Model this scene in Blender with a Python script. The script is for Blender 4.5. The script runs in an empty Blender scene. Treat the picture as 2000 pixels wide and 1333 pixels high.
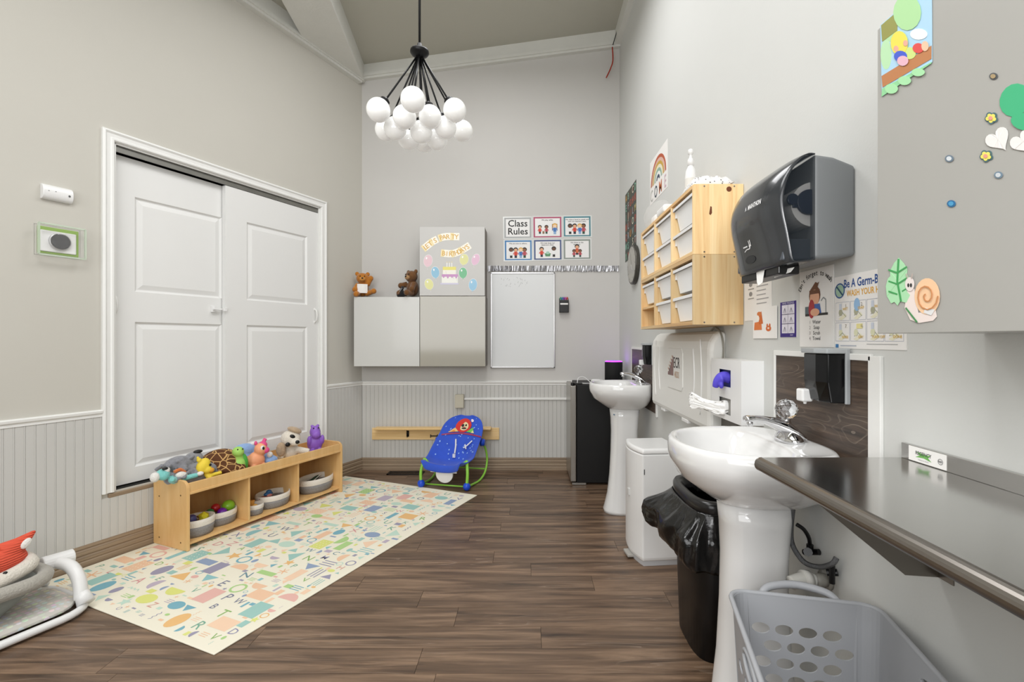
import bpy, bmesh, math, random
from mathutils import Vector, Matrix, noise
random.seed(7)
PI=math.pi; R=math.radians
scn=bpy.context.scene; COL=scn.collection
# ------------------------------------------------------------------ camera, world, lights, exposure
F=940.0; U0=1031.0; V0=664.0; H=1.278; XR=0.90; YB=4.73
cam=bpy.data.cameras.new('camera'); co=bpy.data.objects.new('camera',cam); COL.objects.link(co)
co.location=(0,0,H); co.rotation_euler=(PI/2,0,0)
cam.sensor_width=36; cam.lens=36*F/2000; cam.shift_x=(1000-U0)/2000; cam.shift_y=(V0-666.5)/2000
cam.clip_start=0.02; scn.camera=co
w=bpy.data.worlds.new('world'); scn.world=w; w.use_nodes=True
w.node_tree.nodes['Background'].inputs[0].default_value=(1,1,1,1); w.node_tree.nodes['Background'].inputs[1].default_value=0.3
def area(name,loc,aim,sx,sy,power,col=(1,1,1)):
    l=bpy.data.lights.new(name,'AREA'); l.shape='RECTANGLE'; l.size=sx; l.size_y=sy; l.energy=power; l.color=col
    o=bpy.data.objects.new(name,l); COL.objects.link(o); o.location=loc
    o.rotation_euler=(Vector(aim)-Vector(loc)).to_track_quat('-Z','Y').to_euler(); return o
area('rear_fill_light',(-1.5,-2.2,2.3),(-0.8,4,1.1),3.2,2.6,100,(.985,.99,1))  # broad lamp added behind the camera as main soft light, no window there
area('overhead_fill_light',(-0.9,0.6,3.75),(-0.9,0.75,0),1.6,1.6,60,(.99,.995,1))  # unseen lamp added under the ceiling to even out the brightness
area('overhead_fill_light_far',(-0.35,2.9,3.92),(-0.4,2.95,0),1.2,1.2,36,(.99,.99,1))  # second unseen overhead lamp, added to lift the far end of the room
area('photographer_flash',(0.1,-0.55,1.75),(-0.1,3.5,1.3),.5,.35,12,(1,1,1))
vs=scn.view_settings; vs.view_transform='Standard'; vs.look='None'; vs.gamma=1; vs.exposure=0.0; vs.use_curve_mapping=False

# ------------------------------------------------------------------ helpers
def lin(c):
    if isinstance(c,str): c=tuple(int(c[i:i+2],16) for i in (0,2,4))
    if max(c)>1.0: c=tuple(v/255 for v in c)
    return tuple((v/12.92 if v<=.04045 else ((v+.055)/1.055)**2.4) for v in c)
def mat(name,col,rough=.5,metal=0,spec=.5,nscale=0,namt=0,bump=0,bscale=200,coat=0,trans=0,alpha=1,emit=None,estr=0,sheen=0,ior=1.45):
    m=bpy.data.materials.new(name); m.use_nodes=True; nt=m.node_tree; b=nt.nodes['Principled BSDF']
    c=lin(col); b.inputs['Base Color'].default_value=(*c,1); b.inputs['Roughness'].default_value=rough
    b.inputs['Metallic'].default_value=metal; b.inputs['Specular IOR Level'].default_value=spec
    b.inputs['Coat Weight'].default_value=coat; b.inputs['Coat Roughness'].default_value=.08
    b.inputs['Transmission Weight'].default_value=trans; b.inputs['Alpha'].default_value=alpha; b.inputs['IOR'].default_value=ior
    if sheen: b.inputs['Sheen Weight'].default_value=sheen
    if emit: b.inputs['Emission Color'].default_value=(*lin(emit),1); b.inputs['Emission Strength'].default_value=estr
    tc=nt.nodes.new('ShaderNodeTexCoord')
    if namt or nscale:
        n=nt.nodes.new('ShaderNodeTexNoise'); n.inputs['Scale'].default_value=nscale or 5; n.inputs['Detail'].default_value=4
        nt.links.new(tc.outputs['Object'],n.inputs['Vector'])
        mx=nt.nodes.new('ShaderNodeMix'); mx.data_type='RGBA'
        mx.inputs[6].default_value=(*[v*(1-namt) for v in c],1); mx.inputs[7].default_value=(*[min(1,v*(1+namt)) for v in c],1)
        nt.links.new(n.outputs['Fac'],mx.inputs[0]); nt.links.new(mx.outputs[2],b.inputs['Base Color'])
    if bump:
        n2=nt.nodes.new('ShaderNodeTexNoise'); n2.inputs['Scale'].default_value=bscale; n2.inputs['Detail'].default_value=3
        nt.links.new(tc.outputs['Object'],n2.inputs['Vector'])
        bp=nt.nodes.new('ShaderNodeBump'); bp.inputs['Strength'].default_value=bump; bp.inputs['Distance'].default_value=.004
        nt.links.new(n2.outputs['Fac'],bp.inputs['Height']); nt.links.new(bp.outputs['Normal'],b.inputs['Normal'])
    return m
def woodmat(name,c1,c2,c3,axis='X',scale=1.0,rough=.45,rings=0,contrast=(.3,.75),streak=(1.5,26,26),light=None,bump=.15,rnd=True,vr=.18):
    m=bpy.data.materials.new(name); m.use_nodes=True; nt=m.node_tree; N=nt.nodes; L=nt.links; b=N['Principled BSDF']; b.inputs['Roughness'].default_value=rough
    tc=N.new('ShaderNodeTexCoord'); mp=N.new('ShaderNodeMapping')
    s=list(streak); 
    if axis=='Z': s=[streak[1],streak[2],streak[0]]
    if axis=='Y': s=[streak[1],streak[0],streak[2]]
    mp.inputs['Scale'].default_value=[v*scale for v in s]
    if rnd:
        oi=N.new('ShaderNodeObjectInfo'); cm=N.new('ShaderNodeCombineXYZ'); mu=N.new('ShaderNodeMath'); mu.operation='MULTIPLY'; mu.inputs[1].default_value=37
        L.new(oi.outputs['Random'],mu.inputs[0])
        for i in range(3): L.new(mu.outputs[0],cm.inputs[i])
        va=N.new('ShaderNodeVectorMath'); va.operation='ADD'; L.new(tc.outputs['Object'],va.inputs[0]); L.new(cm.outputs[0],va.inputs[1]); L.new(va.outputs[0],mp.inputs['Vector'])
    else: L.new(tc.outputs['Object'],mp.inputs['Vector'])
    n=N.new('ShaderNodeTexNoise'); n.inputs['Scale'].default_value=1; n.inputs['Detail'].default_value=6; n.inputs['Roughness'].default_value=.62; n.inputs['Distortion'].default_value=.6
    L.new(mp.outputs[0],n.inputs['Vector'])
    r=N.new('ShaderNodeValToRGB'); e=r.color_ramp.elements
    e[0].position=contrast[0]; e[0].color=(*lin(c1),1); e[1].position=contrast[1]; e[1].color=(*lin(c3),1)
    x=e.new((contrast[0]+contrast[1])/2); x.color=(*lin(c2),1); L.new(n.outputs['Fac'],r.inputs[0]); out=r.outputs[0]
    if light:   # pale cathedral grain lines
        m2=N.new('ShaderNodeMapping'); s2=[light[1],light[2],light[2]]
        if axis=='Z': s2=[light[2],light[2],light[1]]
        m2.inputs['Scale'].default_value=s2; L.new((va.outputs[0] if rnd else tc.outputs['Object']),m2.inputs['Vector'])
        n3=N.new('ShaderNodeTexNoise'); n3.inputs['Scale'].default_value=1; n3.inputs['Detail'].default_value=1.5; L.new(m2.outputs[0],n3.inputs['Vector'])
        m3=N.new('ShaderNodeMath'); m3.operation='MULTIPLY'; m3.inputs[1].default_value=light[3]; L.new(n3.outputs['Fac'],m3.inputs[0])
        m4=N.new('ShaderNodeMath'); m4.operation='FRACT'; L.new(m3.outputs[0],m4.inputs[0])
        r2=N.new('ShaderNodeValToRGB'); r2.color_ramp.elements[0].position=.0; r2.color_ramp.elements[0].color=(light[4],)*3+(1,); r2.color_ramp.elements[1].position=.22; r2.color_ramp.elements[1].color=(0,0,0,1)
        L.new(m4.outputs[0],r2.inputs[0]); m5=N.new('ShaderNodeMath'); m5.operation='MULTIPLY'; L.new(r2.outputs[0],m5.inputs[0])
        n6=N.new('ShaderNodeTexNoise'); n6.inputs['Scale'].default_value=.9; L.new(m2.outputs[0],n6.inputs['Vector'])
        r6=N.new('ShaderNodeValToRGB'); r6.color_ramp.elements[0].position=.48; r6.color_ramp.elements[1].position=.62; L.new(n6.outputs['Fac'],r6.inputs[0]); L.new(r6.outputs[0],m5.inputs[1])
        mx=N.new('ShaderNodeMix'); mx.data_type='RGBA'; L.new(m5.outputs[0],mx.inputs[0]); L.new(out,mx.inputs[6]); mx.inputs[7].default_value=(*lin(light[0]),1); out=mx.outputs[2]
    if rnd:
        hs=N.new('ShaderNodeHueSaturation'); mr=N.new('ShaderNodeMapRange'); mr.inputs[3].default_value=1-vr; mr.inputs[4].default_value=1+vr
        L.new(oi.outputs['Random'],mr.inputs[0]); L.new(mr.outputs[0],hs.inputs['Value']); L.new(out,hs.inputs['Color']); out=hs.outputs[0]
    L.new(out,b.inputs['Base Color'])
    if bump:
        bp=N.new('ShaderNodeBump'); bp.inputs['Strength'].default_value=bump; bp.inputs['Distance'].default_value=.002; L.new(n.outputs['Fac'],bp.inputs['Height']); L.new(bp.outputs[0],b.inputs['Normal'])
    return m
def printmat(name,rough=.5):
    m=bpy.data.materials.new(name); m.use_nodes=True; b=m.node_tree.nodes['Principled BSDF']; b.inputs['Roughness'].default_value=rough
    a=m.node_tree.nodes.new('ShaderNodeAttribute'); a.attribute_name='Col'; m.node_tree.links.new(a.outputs['Color'],b.inputs['Base Color']); return m
class MB:
    def __init__(s): s.v=[]; s.f=[]; s.c=[]; s.M=Matrix.Identity(4)
    def _a(s,vs,fs,col=None):
        n=len(s.v); s.v+= [tuple(s.M@Vector(p)) for p in vs]; s.f+=[tuple(i+n for i in f) for f in fs]; s.c+=[col]*len(fs); return s
    def box(s,x0,x1,y0,y1,z0,z1,col=None):
        return s._a([(x0,y0,z0),(x1,y0,z0),(x1,y1,z0),(x0,y1,z0),(x0,y0,z1),(x1,y0,z1),(x1,y1,z1),(x0,y1,z1)],
            [(0,3,2,1),(4,5,6,7),(0,1,5,4),(1,2,6,5),(2,3,7,6),(3,0,4,7)],col)
    def loft(s,rings,cap0=True,cap1=True,closed=True,col=None):
        n=len(rings[0]); vs=[p for r in rings for p in r]; fs=[]
        for k in range(len(rings)-1):
            for i in range(n if closed else n-1):
                j=(i+1)%n; fs.append((k*n+i,k*n+j,(k+1)*n+j,(k+1)*n+i))
        if cap0: fs.append(tuple(range(n-1,-1,-1)))
        if cap1: fs.append(tuple((len(rings)-1)*n+i for i in range(n)))
        return s._a(vs,fs,col)
    def tube(s,pts,r,seg=8,smooth=0,closed=False,col=None):
        P=[Vector(p) for p in pts]
        if smooth: P=cat(P,smooth,closed)
        rr=r if isinstance(r,(list,tuple)) else None
        n=len(P); rings=[]; up=None
        for i in range(n):
            if closed: t=P[(i+1)%n]-P[i-1]
            else: t=P[min(i+1,n-1)]-P[max(i-1,0)]
            if t.length<1e-9: t=Vector((0,0,1))
            t.normalize()
            if up is None: up=Vector((0,0,1)) if abs(t.z)<.9 else Vector((1,0,0))
            a=t.cross(up)
            if a.length<1e-6: a=t.orthogonal()
            a.normalize(); up=a.cross(t).normalized()
            q=r if rr is None else (rr[0]+(rr[-1]-rr[0])*i/(n-1) if len(rr)==2 else rr[min(len(rr)-1,int(i*len(rr)/n))])
            rings.append([tuple(P[i]+a*(q*math.cos(2*PI*k/seg))+up*(q*math.sin(2*PI*k/seg))) for k in range(seg)])
        if closed: rings.append(rings[0]); return s.loft(rings,False,False,col=col)
        return s.loft(rings,col=col)
    def cyl(s,p0,p1,r0,r1=None,seg=16,col=None):
        return s.tube([p0,p1],[r0,r0 if r1 is None else r1],seg,col=col)
    def sph(s,c,r,seg=16,rings=10,rot=None,col=None):
        if not isinstance(r,(tuple,list)): r=(r,r,r)
        vs=[]; fs=[]; E=rot.to_matrix() if rot else None
        for i in range(1,rings):
            th=PI*i/rings
            for j in range(seg):
                ph=2*PI*j/seg; vs.append((r[0]*math.sin(th)*math.cos(ph),r[1]*math.sin(th)*math.sin(ph),r[2]*math.cos(th)))
        vs.append((0,0,r[2])); vs.append((0,0,-r[2])); t=len(vs)-2
        for i in range(rings-2):
            for j in range(seg):
                k=(j+1)%seg; fs.append((i*seg+j,(i+1)*seg+j,(i+1)*seg+k,i*seg+k))
        for j in range(seg):
            k=(j+1)%seg; fs.append((t,j,k)); fs.append((t+1,(rings-2)*seg+k,(rings-2)*seg+j))
        vs=[tuple(Vector(c)+((E@Vector(v)) if E else Vector(v))) for v in vs]
        return s._a(vs,fs,col)
    def lathe(s,prof,c=(0,0,0),seg=24,sx=1,sy=1,cap=True,col=None):
        return s.loft([[(c[0]+r*sx*math.cos(2*PI*k/seg),c[1]+r*sy*math.sin(2*PI*k/seg),c[2]+z) for k in range(seg)] for r,z in prof],cap,cap,col=col)
    def prism(s,poly,a0,a1,axis='x',col=None):
        def m(p,a): return {'x':(a,p[0],p[1]),'y':(p[0],a,p[1]),'z':(p[0],p[1],a)}[axis]
        return s.loft([[m(p,a0) for p in poly],[m(p,a1) for p in poly]],col=col)
    def build(s,name,material,parent=None,smooth=False,bevel=0,bseg=2,loc=None,rotz=None,remesh=0,solid=0,subsurf=0,sm=0):
        me=bpy.data.meshes.new(name); me.from_pydata(s.v,[],s.f)
        bm=bmesh.new(); bm.from_mesh(me); bmesh.ops.recalc_face_normals(bm,faces=bm.faces); bm.to_mesh(me); bm.free()
        if any(c is not None for c in s.c) and len(me.polygons)==len(s.c):
            at=me.color_attributes.new('Col','FLOAT_COLOR','CORNER'); 
            for p,c in zip(me.polygons,s.c):
                cc=(*lin(c or 'ffffff'),1)
                for li in p.loop_indices: at.data[li].color=cc
        if material: me.materials.append(material)
        o=bpy.data.objects.new(name,me); COL.objects.link(o); o.parent=parent
        if loc: o.location=loc
        if rotz is not None: o.rotation_euler=(0,0,rotz)
        if smooth:
            for p in me.polygons: p.use_smooth=True
        if remesh:
            r=o.modifiers.new('r','REMESH'); r.mode='VOXEL'; r.voxel_size=remesh; r.use_smooth_shade=True
            q=o.modifiers.new('s','SMOOTH'); q.iterations=sm or 4; q.factor=.6
        if bevel:
            b=o.modifiers.new('b','BEVEL'); b.width=bevel; b.segments=bseg; b.limit_method='ANGLE'; b.angle_limit=R(35)
            b.harden_normals=False
        if solid: q=o.modifiers.new('so','SOLIDIFY'); q.thickness=solid; q.offset=0
        if subsurf: q=o.modifiers.new('ss','SUBSURF'); q.levels=subsurf; q.render_levels=subsurf
        return o
def cat(P,n,closed=False):
    out=[]; m=len(P)
    rng=range(m if closed else m-1)
    for i in rng:
        if closed: a,b,c,d=P[i-1],P[i],P[(i+1)%m],P[(i+2)%m]
        else: a,b,c,d=P[max(i-1,0)],P[i],P[i+1],P[min(i+2,m-1)]
        for k in range(n):
            t=k/n; out.append(.5*((2*b)+(c-a)*t+(2*a-5*b+4*c-d)*t*t+(3*b-a-3*c+d)*t**3))
    if not closed: out.append(P[-1])
    return out
def tag(o,label=None,cat_=None,group=None,kind=None):
    if label: o['label']=label
    if cat_: o['category']=cat_
    if group: o['group']=group
    if kind: o['kind']=kind
    return o
def thing(name,label,cat_,loc=(0,0,0),rotz=0,group=None):
    o=bpy.data.objects.new(name,None); COL.objects.link(o); o.location=loc; o.rotation_euler=(0,0,rotz); o.empty_display_size=.05
    return tag(o,label,cat_,group)
def dup(root,loc,rotz=None,label=None,group=None):
    def cp(o,par):
        c=o.copy(); COL.objects.link(c); c.parent=par
        for ch in list(o.children): cp(ch,c)
        return c
    r=cp(root,None); r.location=loc
    if rotz is not None: r.rotation_euler=(0,0,rotz)
    if label: r['label']=label
    if group: r['group']=group
    return r
def struct(mb,name,m,parent=None,**k):
    o=mb.build(name,m,parent,**k)
    if parent is None: o['kind']='structure'
    return o
_tc={}
def textgeo(t,size=1.0,bold=.0,align='LEFT'):
    key=(t,bold,align)
    if key not in _tc:
        c=bpy.data.curves.new('t','FONT'); c.body=t; c.size=1; c.resolution_u=2; c.offset=bold; c.align_x=align; c.fill_mode='FRONT'; c.dimensions='2D'
        o=bpy.data.objects.new('t',c); me=o.to_mesh()
        _tc[key]=([(v.co.x,v.co.y) for v in me.vertices],[tuple(p.vertices) for p in me.polygons])
        o.to_mesh_clear(); bpy.data.objects.remove(o); bpy.data.curves.remove(c)
    v,f=_tc[key]; return [(x*size,y*size) for x,y in v],f
class Pr:   # flat print made of coloured shapes, mapped onto a surface by fn(x,y,layer)
    def __init__(s,fn): s.fn=fn; s.m=MB(); s.L=1; s.k=0
    def nx(s,L): s.k=(s.k+1)%25; return (L or s.L)+s.k*.03
    def poly(s,pts,col,L=None):
        L=s.nx(L); s.m._a([s.fn(x,y,L) for x,y in pts],[tuple(range(len(pts)))],col); return s
    def rect(s,x0,x1,y0,y1,col,L=None): return s.poly([(x0,y0),(x1,y0),(x1,y1),(x0,y1)],col,L)
    def ell(s,cx,cy,rx,ry,col,L=None,rot=0,n=18,a0=0,a1=2*PI):
        full=abs(a1-a0-2*PI)<1e-6; p=[]
        for i in range(n if full else n+1):
            a=a0+(a1-a0)*i/n; x=rx*math.cos(a); y=ry*math.sin(a); p.append((cx+x*math.cos(rot)-y*math.sin(rot),cy+x*math.sin(rot)+y*math.cos(rot)))
        return s.poly(p,col,L)
    def arc(s,cx,cy,r,w_,a0,a1,col,L=None,n=20,ry=None):
        L=L or s.L; ry=ry or r
        for i in range(n):
            a=a0+(a1-a0)*i/n; b=a0+(a1-a0)*(i+1)/n
            s.poly([(cx+r*math.cos(a),cy+ry*math.sin(a)),(cx+r*math.cos(b),cy+ry*math.sin(b)),(cx+(r-w_)*math.cos(b),cy+(ry-w_)*math.sin(b)),(cx+(r-w_)*math.cos(a),cy+(ry-w_)*math.sin(a))],col,L)
        return s
    def line(s,pts,w_,col,L=None):
        for (x0,y0),(x1,y1) in zip(pts,pts[1:]):
            d=math.hypot(x1-x0,y1-y0) or 1; nx=-(y1-y0)/d*w_/2; ny=(x1-x0)/d*w_/2
            s.poly([(x0+nx,y0+ny),(x1+nx,y1+ny),(x1-nx,y1-ny),(x0-nx,y0-ny)],col,L)
        return s
    def text(s,t,x,y,size,col,L=None,rot=0,align='CENTER',bold=0,sx=1):
        v,f=textgeo(t,size,bold,align); c,q=math.cos(rot),math.sin(rot); L=s.nx(L)
        s.m._a([s.fn(x+a*sx*c-b*q,y+a*sx*q+b*c,L) for a,b in v],f,col); return s
    def build(s,name,parent,m=None):
        o=s.m.build(name,m or M['print'],parent); return o
def flaty(y0,eps=.0004,ox=0,oz=0): return lambda x,y,L:(x+ox,y0-L*eps,y+oz)
def flatz(z0,eps=.0004): return lambda x,y,L:(x,y,z0+L*eps)

# pixel -> world
def P(u,v,Y): return Vector(((u-U0)*Y/F,Y,H-(v-V0)*Y/F))
def FL(u,v,z=0): 
    Y=(H-z)*F/(v-V0); return Vector(((u-U0)*Y/F,Y,z))
TA=.43; AL=math.atan(TA); CX,CY=-1.631,YB
RL=PI/2-AL; RR=-PI/2
dL=Vector((math.cos(RL),math.sin(RL),0)); nL=Vector((math.sin(RL),-math.cos(RL),0))
SEC=math.sqrt(1+TA*TA); KL=YB*TA-CX if False else (-CX+TA*YB)
def LW(u,v=664,n=0):
    Y=(KL-SEC*n)/(TA+(U0-u)/F); X=(u-U0)*Y/F; return (Vector((X-CX,Y-CY,0)).dot(dL),H-(v-V0)*Y/F)
def LWp(x,n,z=0): return Vector((CX,CY,0))+dL*x+nL*n+Vector((0,0,z))
def RW(u,v=664,n=0):
    Y=(XR-n)*F/(u-U0); return (YB-Y,H-(v-V0)*Y/F)
def BW(u,v=664,n=0):
    Y=YB-n; return ((u-U0)*Y/F,H-(v-V0)*Y/F)
def onL(name,label,cat_,x,z,group=None,n=0): return thing(name,label,cat_,LWp(x,n,z),RL,group)
def onR(name,label,cat_,x,z,group=None,n=0): return thing(name,label,cat_,(XR-n,YB-x,z),RR,group)
def onB(name,label,cat_,x,z,group=None,n=0): return thing(name,label,cat_,(x,YB-n,z),0,group)

# ------------------------------------------------------------------ materials
M={}
M['print']=printmat('print_ink',.55); M['vinyl_print']=printmat('vinyl_print',.35)
M['wl']=mat('greige_wall_paint','c5c2b9',.75,nscale=3,namt=.02,bump=.06,bscale=120)
M['wb']=mat('grey_wall_paint','c8c6c2',.75,nscale=3,namt=.02,bump=.06,bscale=120)
M['wr']=mat('pale_wall_paint','cfd0cd',.7,nscale=3,namt=.02,bump=.08,bscale=120)
M['ceil']=mat('ceiling_paint','b9b7ab',.85,nscale=2,namt=.02,bump=.1,bscale=150)
M['trim']=mat('white_trim_paint','e9e9e6',.4,nscale=20,namt=.02)
M['crown']=mat('painted_wood_beam','d9d9d3',.55,nscale=8,namt=.05,bump=.2,bscale=60)
M['bead']=mat('beadboard_paint','c7c6c2',.5,nscale=4,namt=.03)
M['door']=mat('door_white_paint','e5e5e3',.42,nscale=5,namt=.01)
M['dark']=mat('dark_void','15140f',.8)
M['base']=woodmat('taupe_baseboard_wood','7a6855','96836d','a9967f',rough=.5,streak=(1,10,60),rnd=False)
M['steelfascia']=mat('track_metal','8c8b86',.35,metal=.8,nscale=9,namt=.2)
M['floor']=woodmat('vinyl_plank','35281f','6b5543','997e66',rough=.36,streak=(1.5,19,19),contrast=(.28,.72),light=('b09c89',1.1,15,9,.32),bump=.15,vr=.08)
M['pine']=woodmat('pine_wood','d3a66e','e6c794','efd9ae',axis='Z',streak=(1,22,22),rough=.45,bump=.05)
M['pinex']=woodmat('pine_wood_long','cf9f66','e2bf8a','ecd3a4',axis='X',streak=(1,22,22),rough=.45,bump=.05)
M['birch']=woodmat('birch_ply','dbad6f','e2b87c','e8c28a',axis='Z',streak=(2,14,14),rough=.4,bump=.03,rnd=False)
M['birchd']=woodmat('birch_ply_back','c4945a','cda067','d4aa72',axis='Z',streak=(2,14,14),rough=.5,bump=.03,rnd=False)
M['rack']=woodmat('rack_wood','dcb676','ecca92','f3d8a8',axis='X',streak=(1,18,18),rough=.45,bump=.03,rnd=False)
M['glossw']=mat('gloss_white_front','cdcdc9',.25,coat=.3)
M['glossb']=mat('gloss_beige_front','a9a599',.1,coat=.6)
M['mattw']=mat('matt_front','c9c8c5',.4)
M['greycab']=mat('satin_grey_front','a8a7a2',.3,coat=.1)
M['cabside']=mat('cabinet_side','6f675e',.5)
M['alu']=mat('aluminium','c7c7c8',.3,metal=.9)
M['wbd']=mat('whiteboard_face','dfe1e1',.42)
M['black']=mat('black_plastic','0c0c0d',.35)
M['blackm']=mat('black_metal','131314',.4,metal=.4)
M['fridge']=mat('black_fridge_side','0b0b0c',.5)
M['silver']=mat('silver_door','b0ada7',.3,metal=.85)
M['globe']=mat('opal_glass','f7f7f5',.12,coat=.5,emit='ffffff',estr=.12)
M['porc']=mat('white_porcelain','e3e3e2',.07,coat=.6)
M['chrome']=mat('chrome','d8d8da',.05,metal=1)
M['crystal']=mat('crystal_acrylic','f4f6f8',.02,trans=1,ior=1.49)
M['plw']=mat('white_plastic','e9e9e8',.3)
M['plw2']=mat('translucent_bin_plastic','f2f3f3',.3,coat=.1)
M['plgrey']=mat('warm_white_plastic','e5e5e1',.45,bump=.05,bscale=400)
M['dgrey']=mat('dark_smoke_plastic','2d3034',.22,coat=.4)
M['mgrey']=mat('grey_case_plastic','7c7f81',.38,nscale=8,namt=.02)
M['smoke']=mat('smoke_window','1c242c',.08,alpha=.30)
M['navy']=mat('navy_plastic','16243c',.3)
M['paper']=mat('white_paper','eceae7',.7)
M['tissue']=mat('tissue_paper','f6f6f4',.8,bump=.4,bscale=60)
M['glove']=mat('purple_nitrile','5a4fd0',.45)
M['steel']=mat('brushed_steel','c2c1bf',.17,metal=1,nscale=6,namt=.08)
M['steeld']=mat('steel_dark','8e8983',.3,metal=1,nscale=6,namt=.15)
M['bag']=mat('bin_liner_film','060607',.22,coat=.25,bump=.6,bscale=45)
M['hamper']=mat('grey_hamper_plastic','a5a7ab',.42,nscale=6,namt=.02)
M['vpanel']=woodmat('wood_look_vinyl','2c241f','4b3d33','6b5a4c',axis='X',streak=(3,60,60),rough=.45,rnd=False,light=('9d8f80',3.5,11,16,.5))
M['hose']=mat('braided_hose','77787a',.35,metal=.8,bump=.8,bscale=500)
M['pvc']=mat('pvc_pipe','d9d8d2',.35)
M['clear']=mat('clear_plastic','ffffff',.05,trans=.0,alpha=.28)
M['clearb']=mat('clear_bag','ffffff',.12,alpha=.10)
M['rope']=mat('grey_rope','8d8a88',.85,nscale=160,namt=.35,bump=.9,bscale=160)
M['ropew']=mat('white_rope','e4ddd2',.85,bump=.8,bscale=160)
M['red']=mat('red_cable','a5301c',.5)
M['green']=mat('green_rocker_tube','8fcf4a',.3)
M['blue']=mat('blue_plastic','1f4fd0',.3)
M['bluef']=mat('blue_fabric','2f55c8',.8,nscale=12,namt=.15,bump=.3,bscale=90,sheen=.2)
M['purplelight']=mat('speaker_light_ring','a040f0',.3,emit='9a30ff',estr=3.5)
def plush(name,col,amt=.15,b=1.0,s=140): return mat(name,col,.9,nscale=60,namt=amt,bump=b,bscale=s,sheen=.3)

# ------------------------------------------------------------------ setting: floor
fl=MB().box(-5.5,1.05,-3.2,4.9,-.06,-.006)
floor=struct(fl,'floor',M['dark'])
PW=.152; y=-1.2; row=0
rng=random.Random(3)
while y<YB+.1:
    x=-4.3+rng.random()*1.2 - .6
    while x<XR+.05:
        L=1.22; x1=x+L
        a=max(x,-4.4); b=min(x1,XR+.03); yy1=min(y+PW,YB+.03)
        # clip to the room (left wall is oblique)
        lim=-KL+TA*(y)-.12
        if b>lim+.05 and b-a>.03:
            a=max(a,lim)
            MB().box(a-(a+b)/2+.0008,b-(a+b)/2-.0008,-(yy1-y)/2+.0008,(yy1-y)/2-.0008,-.006,0).build('plank',M['floor'],floor,loc=((a+b)/2,(y+yy1)/2,0))
        x=x1
    y+=PW; row+=1
# walls
T=.14; WH=4.6
xo0=LW(197)[0]; xo1=LW(636)[0]              # casing outer edges (local x)
xi0=LW(217)[0]; xi1=LW(622)[0]              # opening
ZH=2.446; ZD=.395
CW=.062
xi0=xo0+CW; xi1=xo1-CW
FARL=-8.7
ml=MB(); ml.box(FARL,xi0,0,T,-.05,WH).box(xi1,.15,0,T,-.05,WH).box(xi0,xi1,0,T,ZH,WH).box(xi0,xi1,0,T,-.05,ZD-.01)
wall_left=struct(ml,'wall_left',M['wl'],loc=(CX,CY,0),rotz=RL)
wall_back=struct(MB().box(-2.0,1.1,0,T,-.05,WH),'wall_back',M['wb'],loc=(0,YB,0))
wall_right=struct(MB().box(-.1,8,0,T,-.05,WH),'wall_right',M['wr'],loc=(XR,YB,0),rotz=RR)
struct(MB().box(-5.6,1.1,-T,0,-.05,WH),'wall_rear',M['wr'],loc=(0,-3.0,0))
# closet interior behind the doors
struct(MB().box(xi0-.02,xi1+.02,T+.35,T+.37,.3,2.6).box(xi0-.02,xi0,T,T+.37,.3,2.6).box(xi1,xi1+.02,T,T+.37,.3,2.6).box(xi0,xi1,T,T+.37,2.55,2.6).box(xi0,xi1,T,T+.37,.3,.33),'trim_9',M['dark'],loc=(CX,CY,0),rotz=RL)
# ceiling
def zB(X): return 3.955+.138*(X+1.631)
bx=lambda Y:-1.631+.12*(YB-Y)
def slab(pts,t=.12):
    m=MB(); n=len(pts); m._a([p for p in pts]+[(p[0],p[1],p[2]+t) for p in pts],[tuple(range(n)),tuple(range(2*n-1,n-1,-1))]+[(i,(i+1)%n,(i+1)%n+n,i+n) for i in range(n)]); return m
Yr=-3.0
struct(slab([(bx(YB+.05)-.1,YB+.05,zB(-1.73)),(1.0,YB+.05,zB(1.0)),(1.0,Yr,zB(1.0)),(bx(Yr),Yr,zB(bx(Yr)))]),'ceiling',M['ceil'])
struct(slab([(-1.631,YB+.05,3.93),(bx(Yr)+.05,Yr,3.95),(-5.2,Yr,3.90),(-1.9,YB+.05,3.90)]),'ceiling_slope',M['ceil'])
# beam along the valley
m=MB(); 
def bp_(Y,o,z): return (bx(Y)+o,Y,z)
m._a([bp_(YB,-.34,3.80),bp_(YB,.03,3.80),bp_(YB,.03,4.05),bp_(YB,-.34,4.05),bp_(Yr,-.34,3.80),bp_(Yr,.03,3.80),bp_(Yr,.03,4.1),bp_(Yr,-.34,4.1)],[(0,1,2,3),(7,6,5,4),(0,4,5,1),(1,5,6,2),(2,6,7,3),(3,7,4,0)])
struct(m,'trim_1',M['crown'],bevel=.008)
# crown boards
m=MB(); m._a([(-1.72,-.045,3.805),(XR,-.045,4.14),(XR,-.045,4.32),(-1.72,-.045,3.97),(-1.72,0,3.805),(XR,0,4.14),(XR,0,4.32),(-1.72,0,3.97)],[(0,1,2,3),(7,6,5,4),(0,4,5,1),(1,5,6,2),(2,6,7,3),(3,7,4,0)])
m._a([(-1.72,-.06,3.825),(XR,-.06,4.16),(XR,-.06,4.19),(-1.72,-.06,3.855),(-1.72,-.04,3.825),(XR,-.04,4.16),(XR,-.04,4.19),(-1.72,-.04,3.855)],[(0,1,2,3),(7,6,5,4),(0,4,5,1),(1,5,6,2),(2,6,7,3),(3,7,4,0)])
struct(m,'trim_2',M['crown'],loc=(0,YB,0))
struct(MB().box(FARL,-.05,-.05,0,3.77,3.93).box(FARL,-.05,-.065,-.045,3.79,3.82),'trim_3',M['crown'],loc=(CX,CY,0),rotz=RL)
struct(MB().box(0,7.6,-.05,0,4.155,4.32),'trim_4',M['crown'],loc=(XR,YB,0),rotz=RR)
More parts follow.
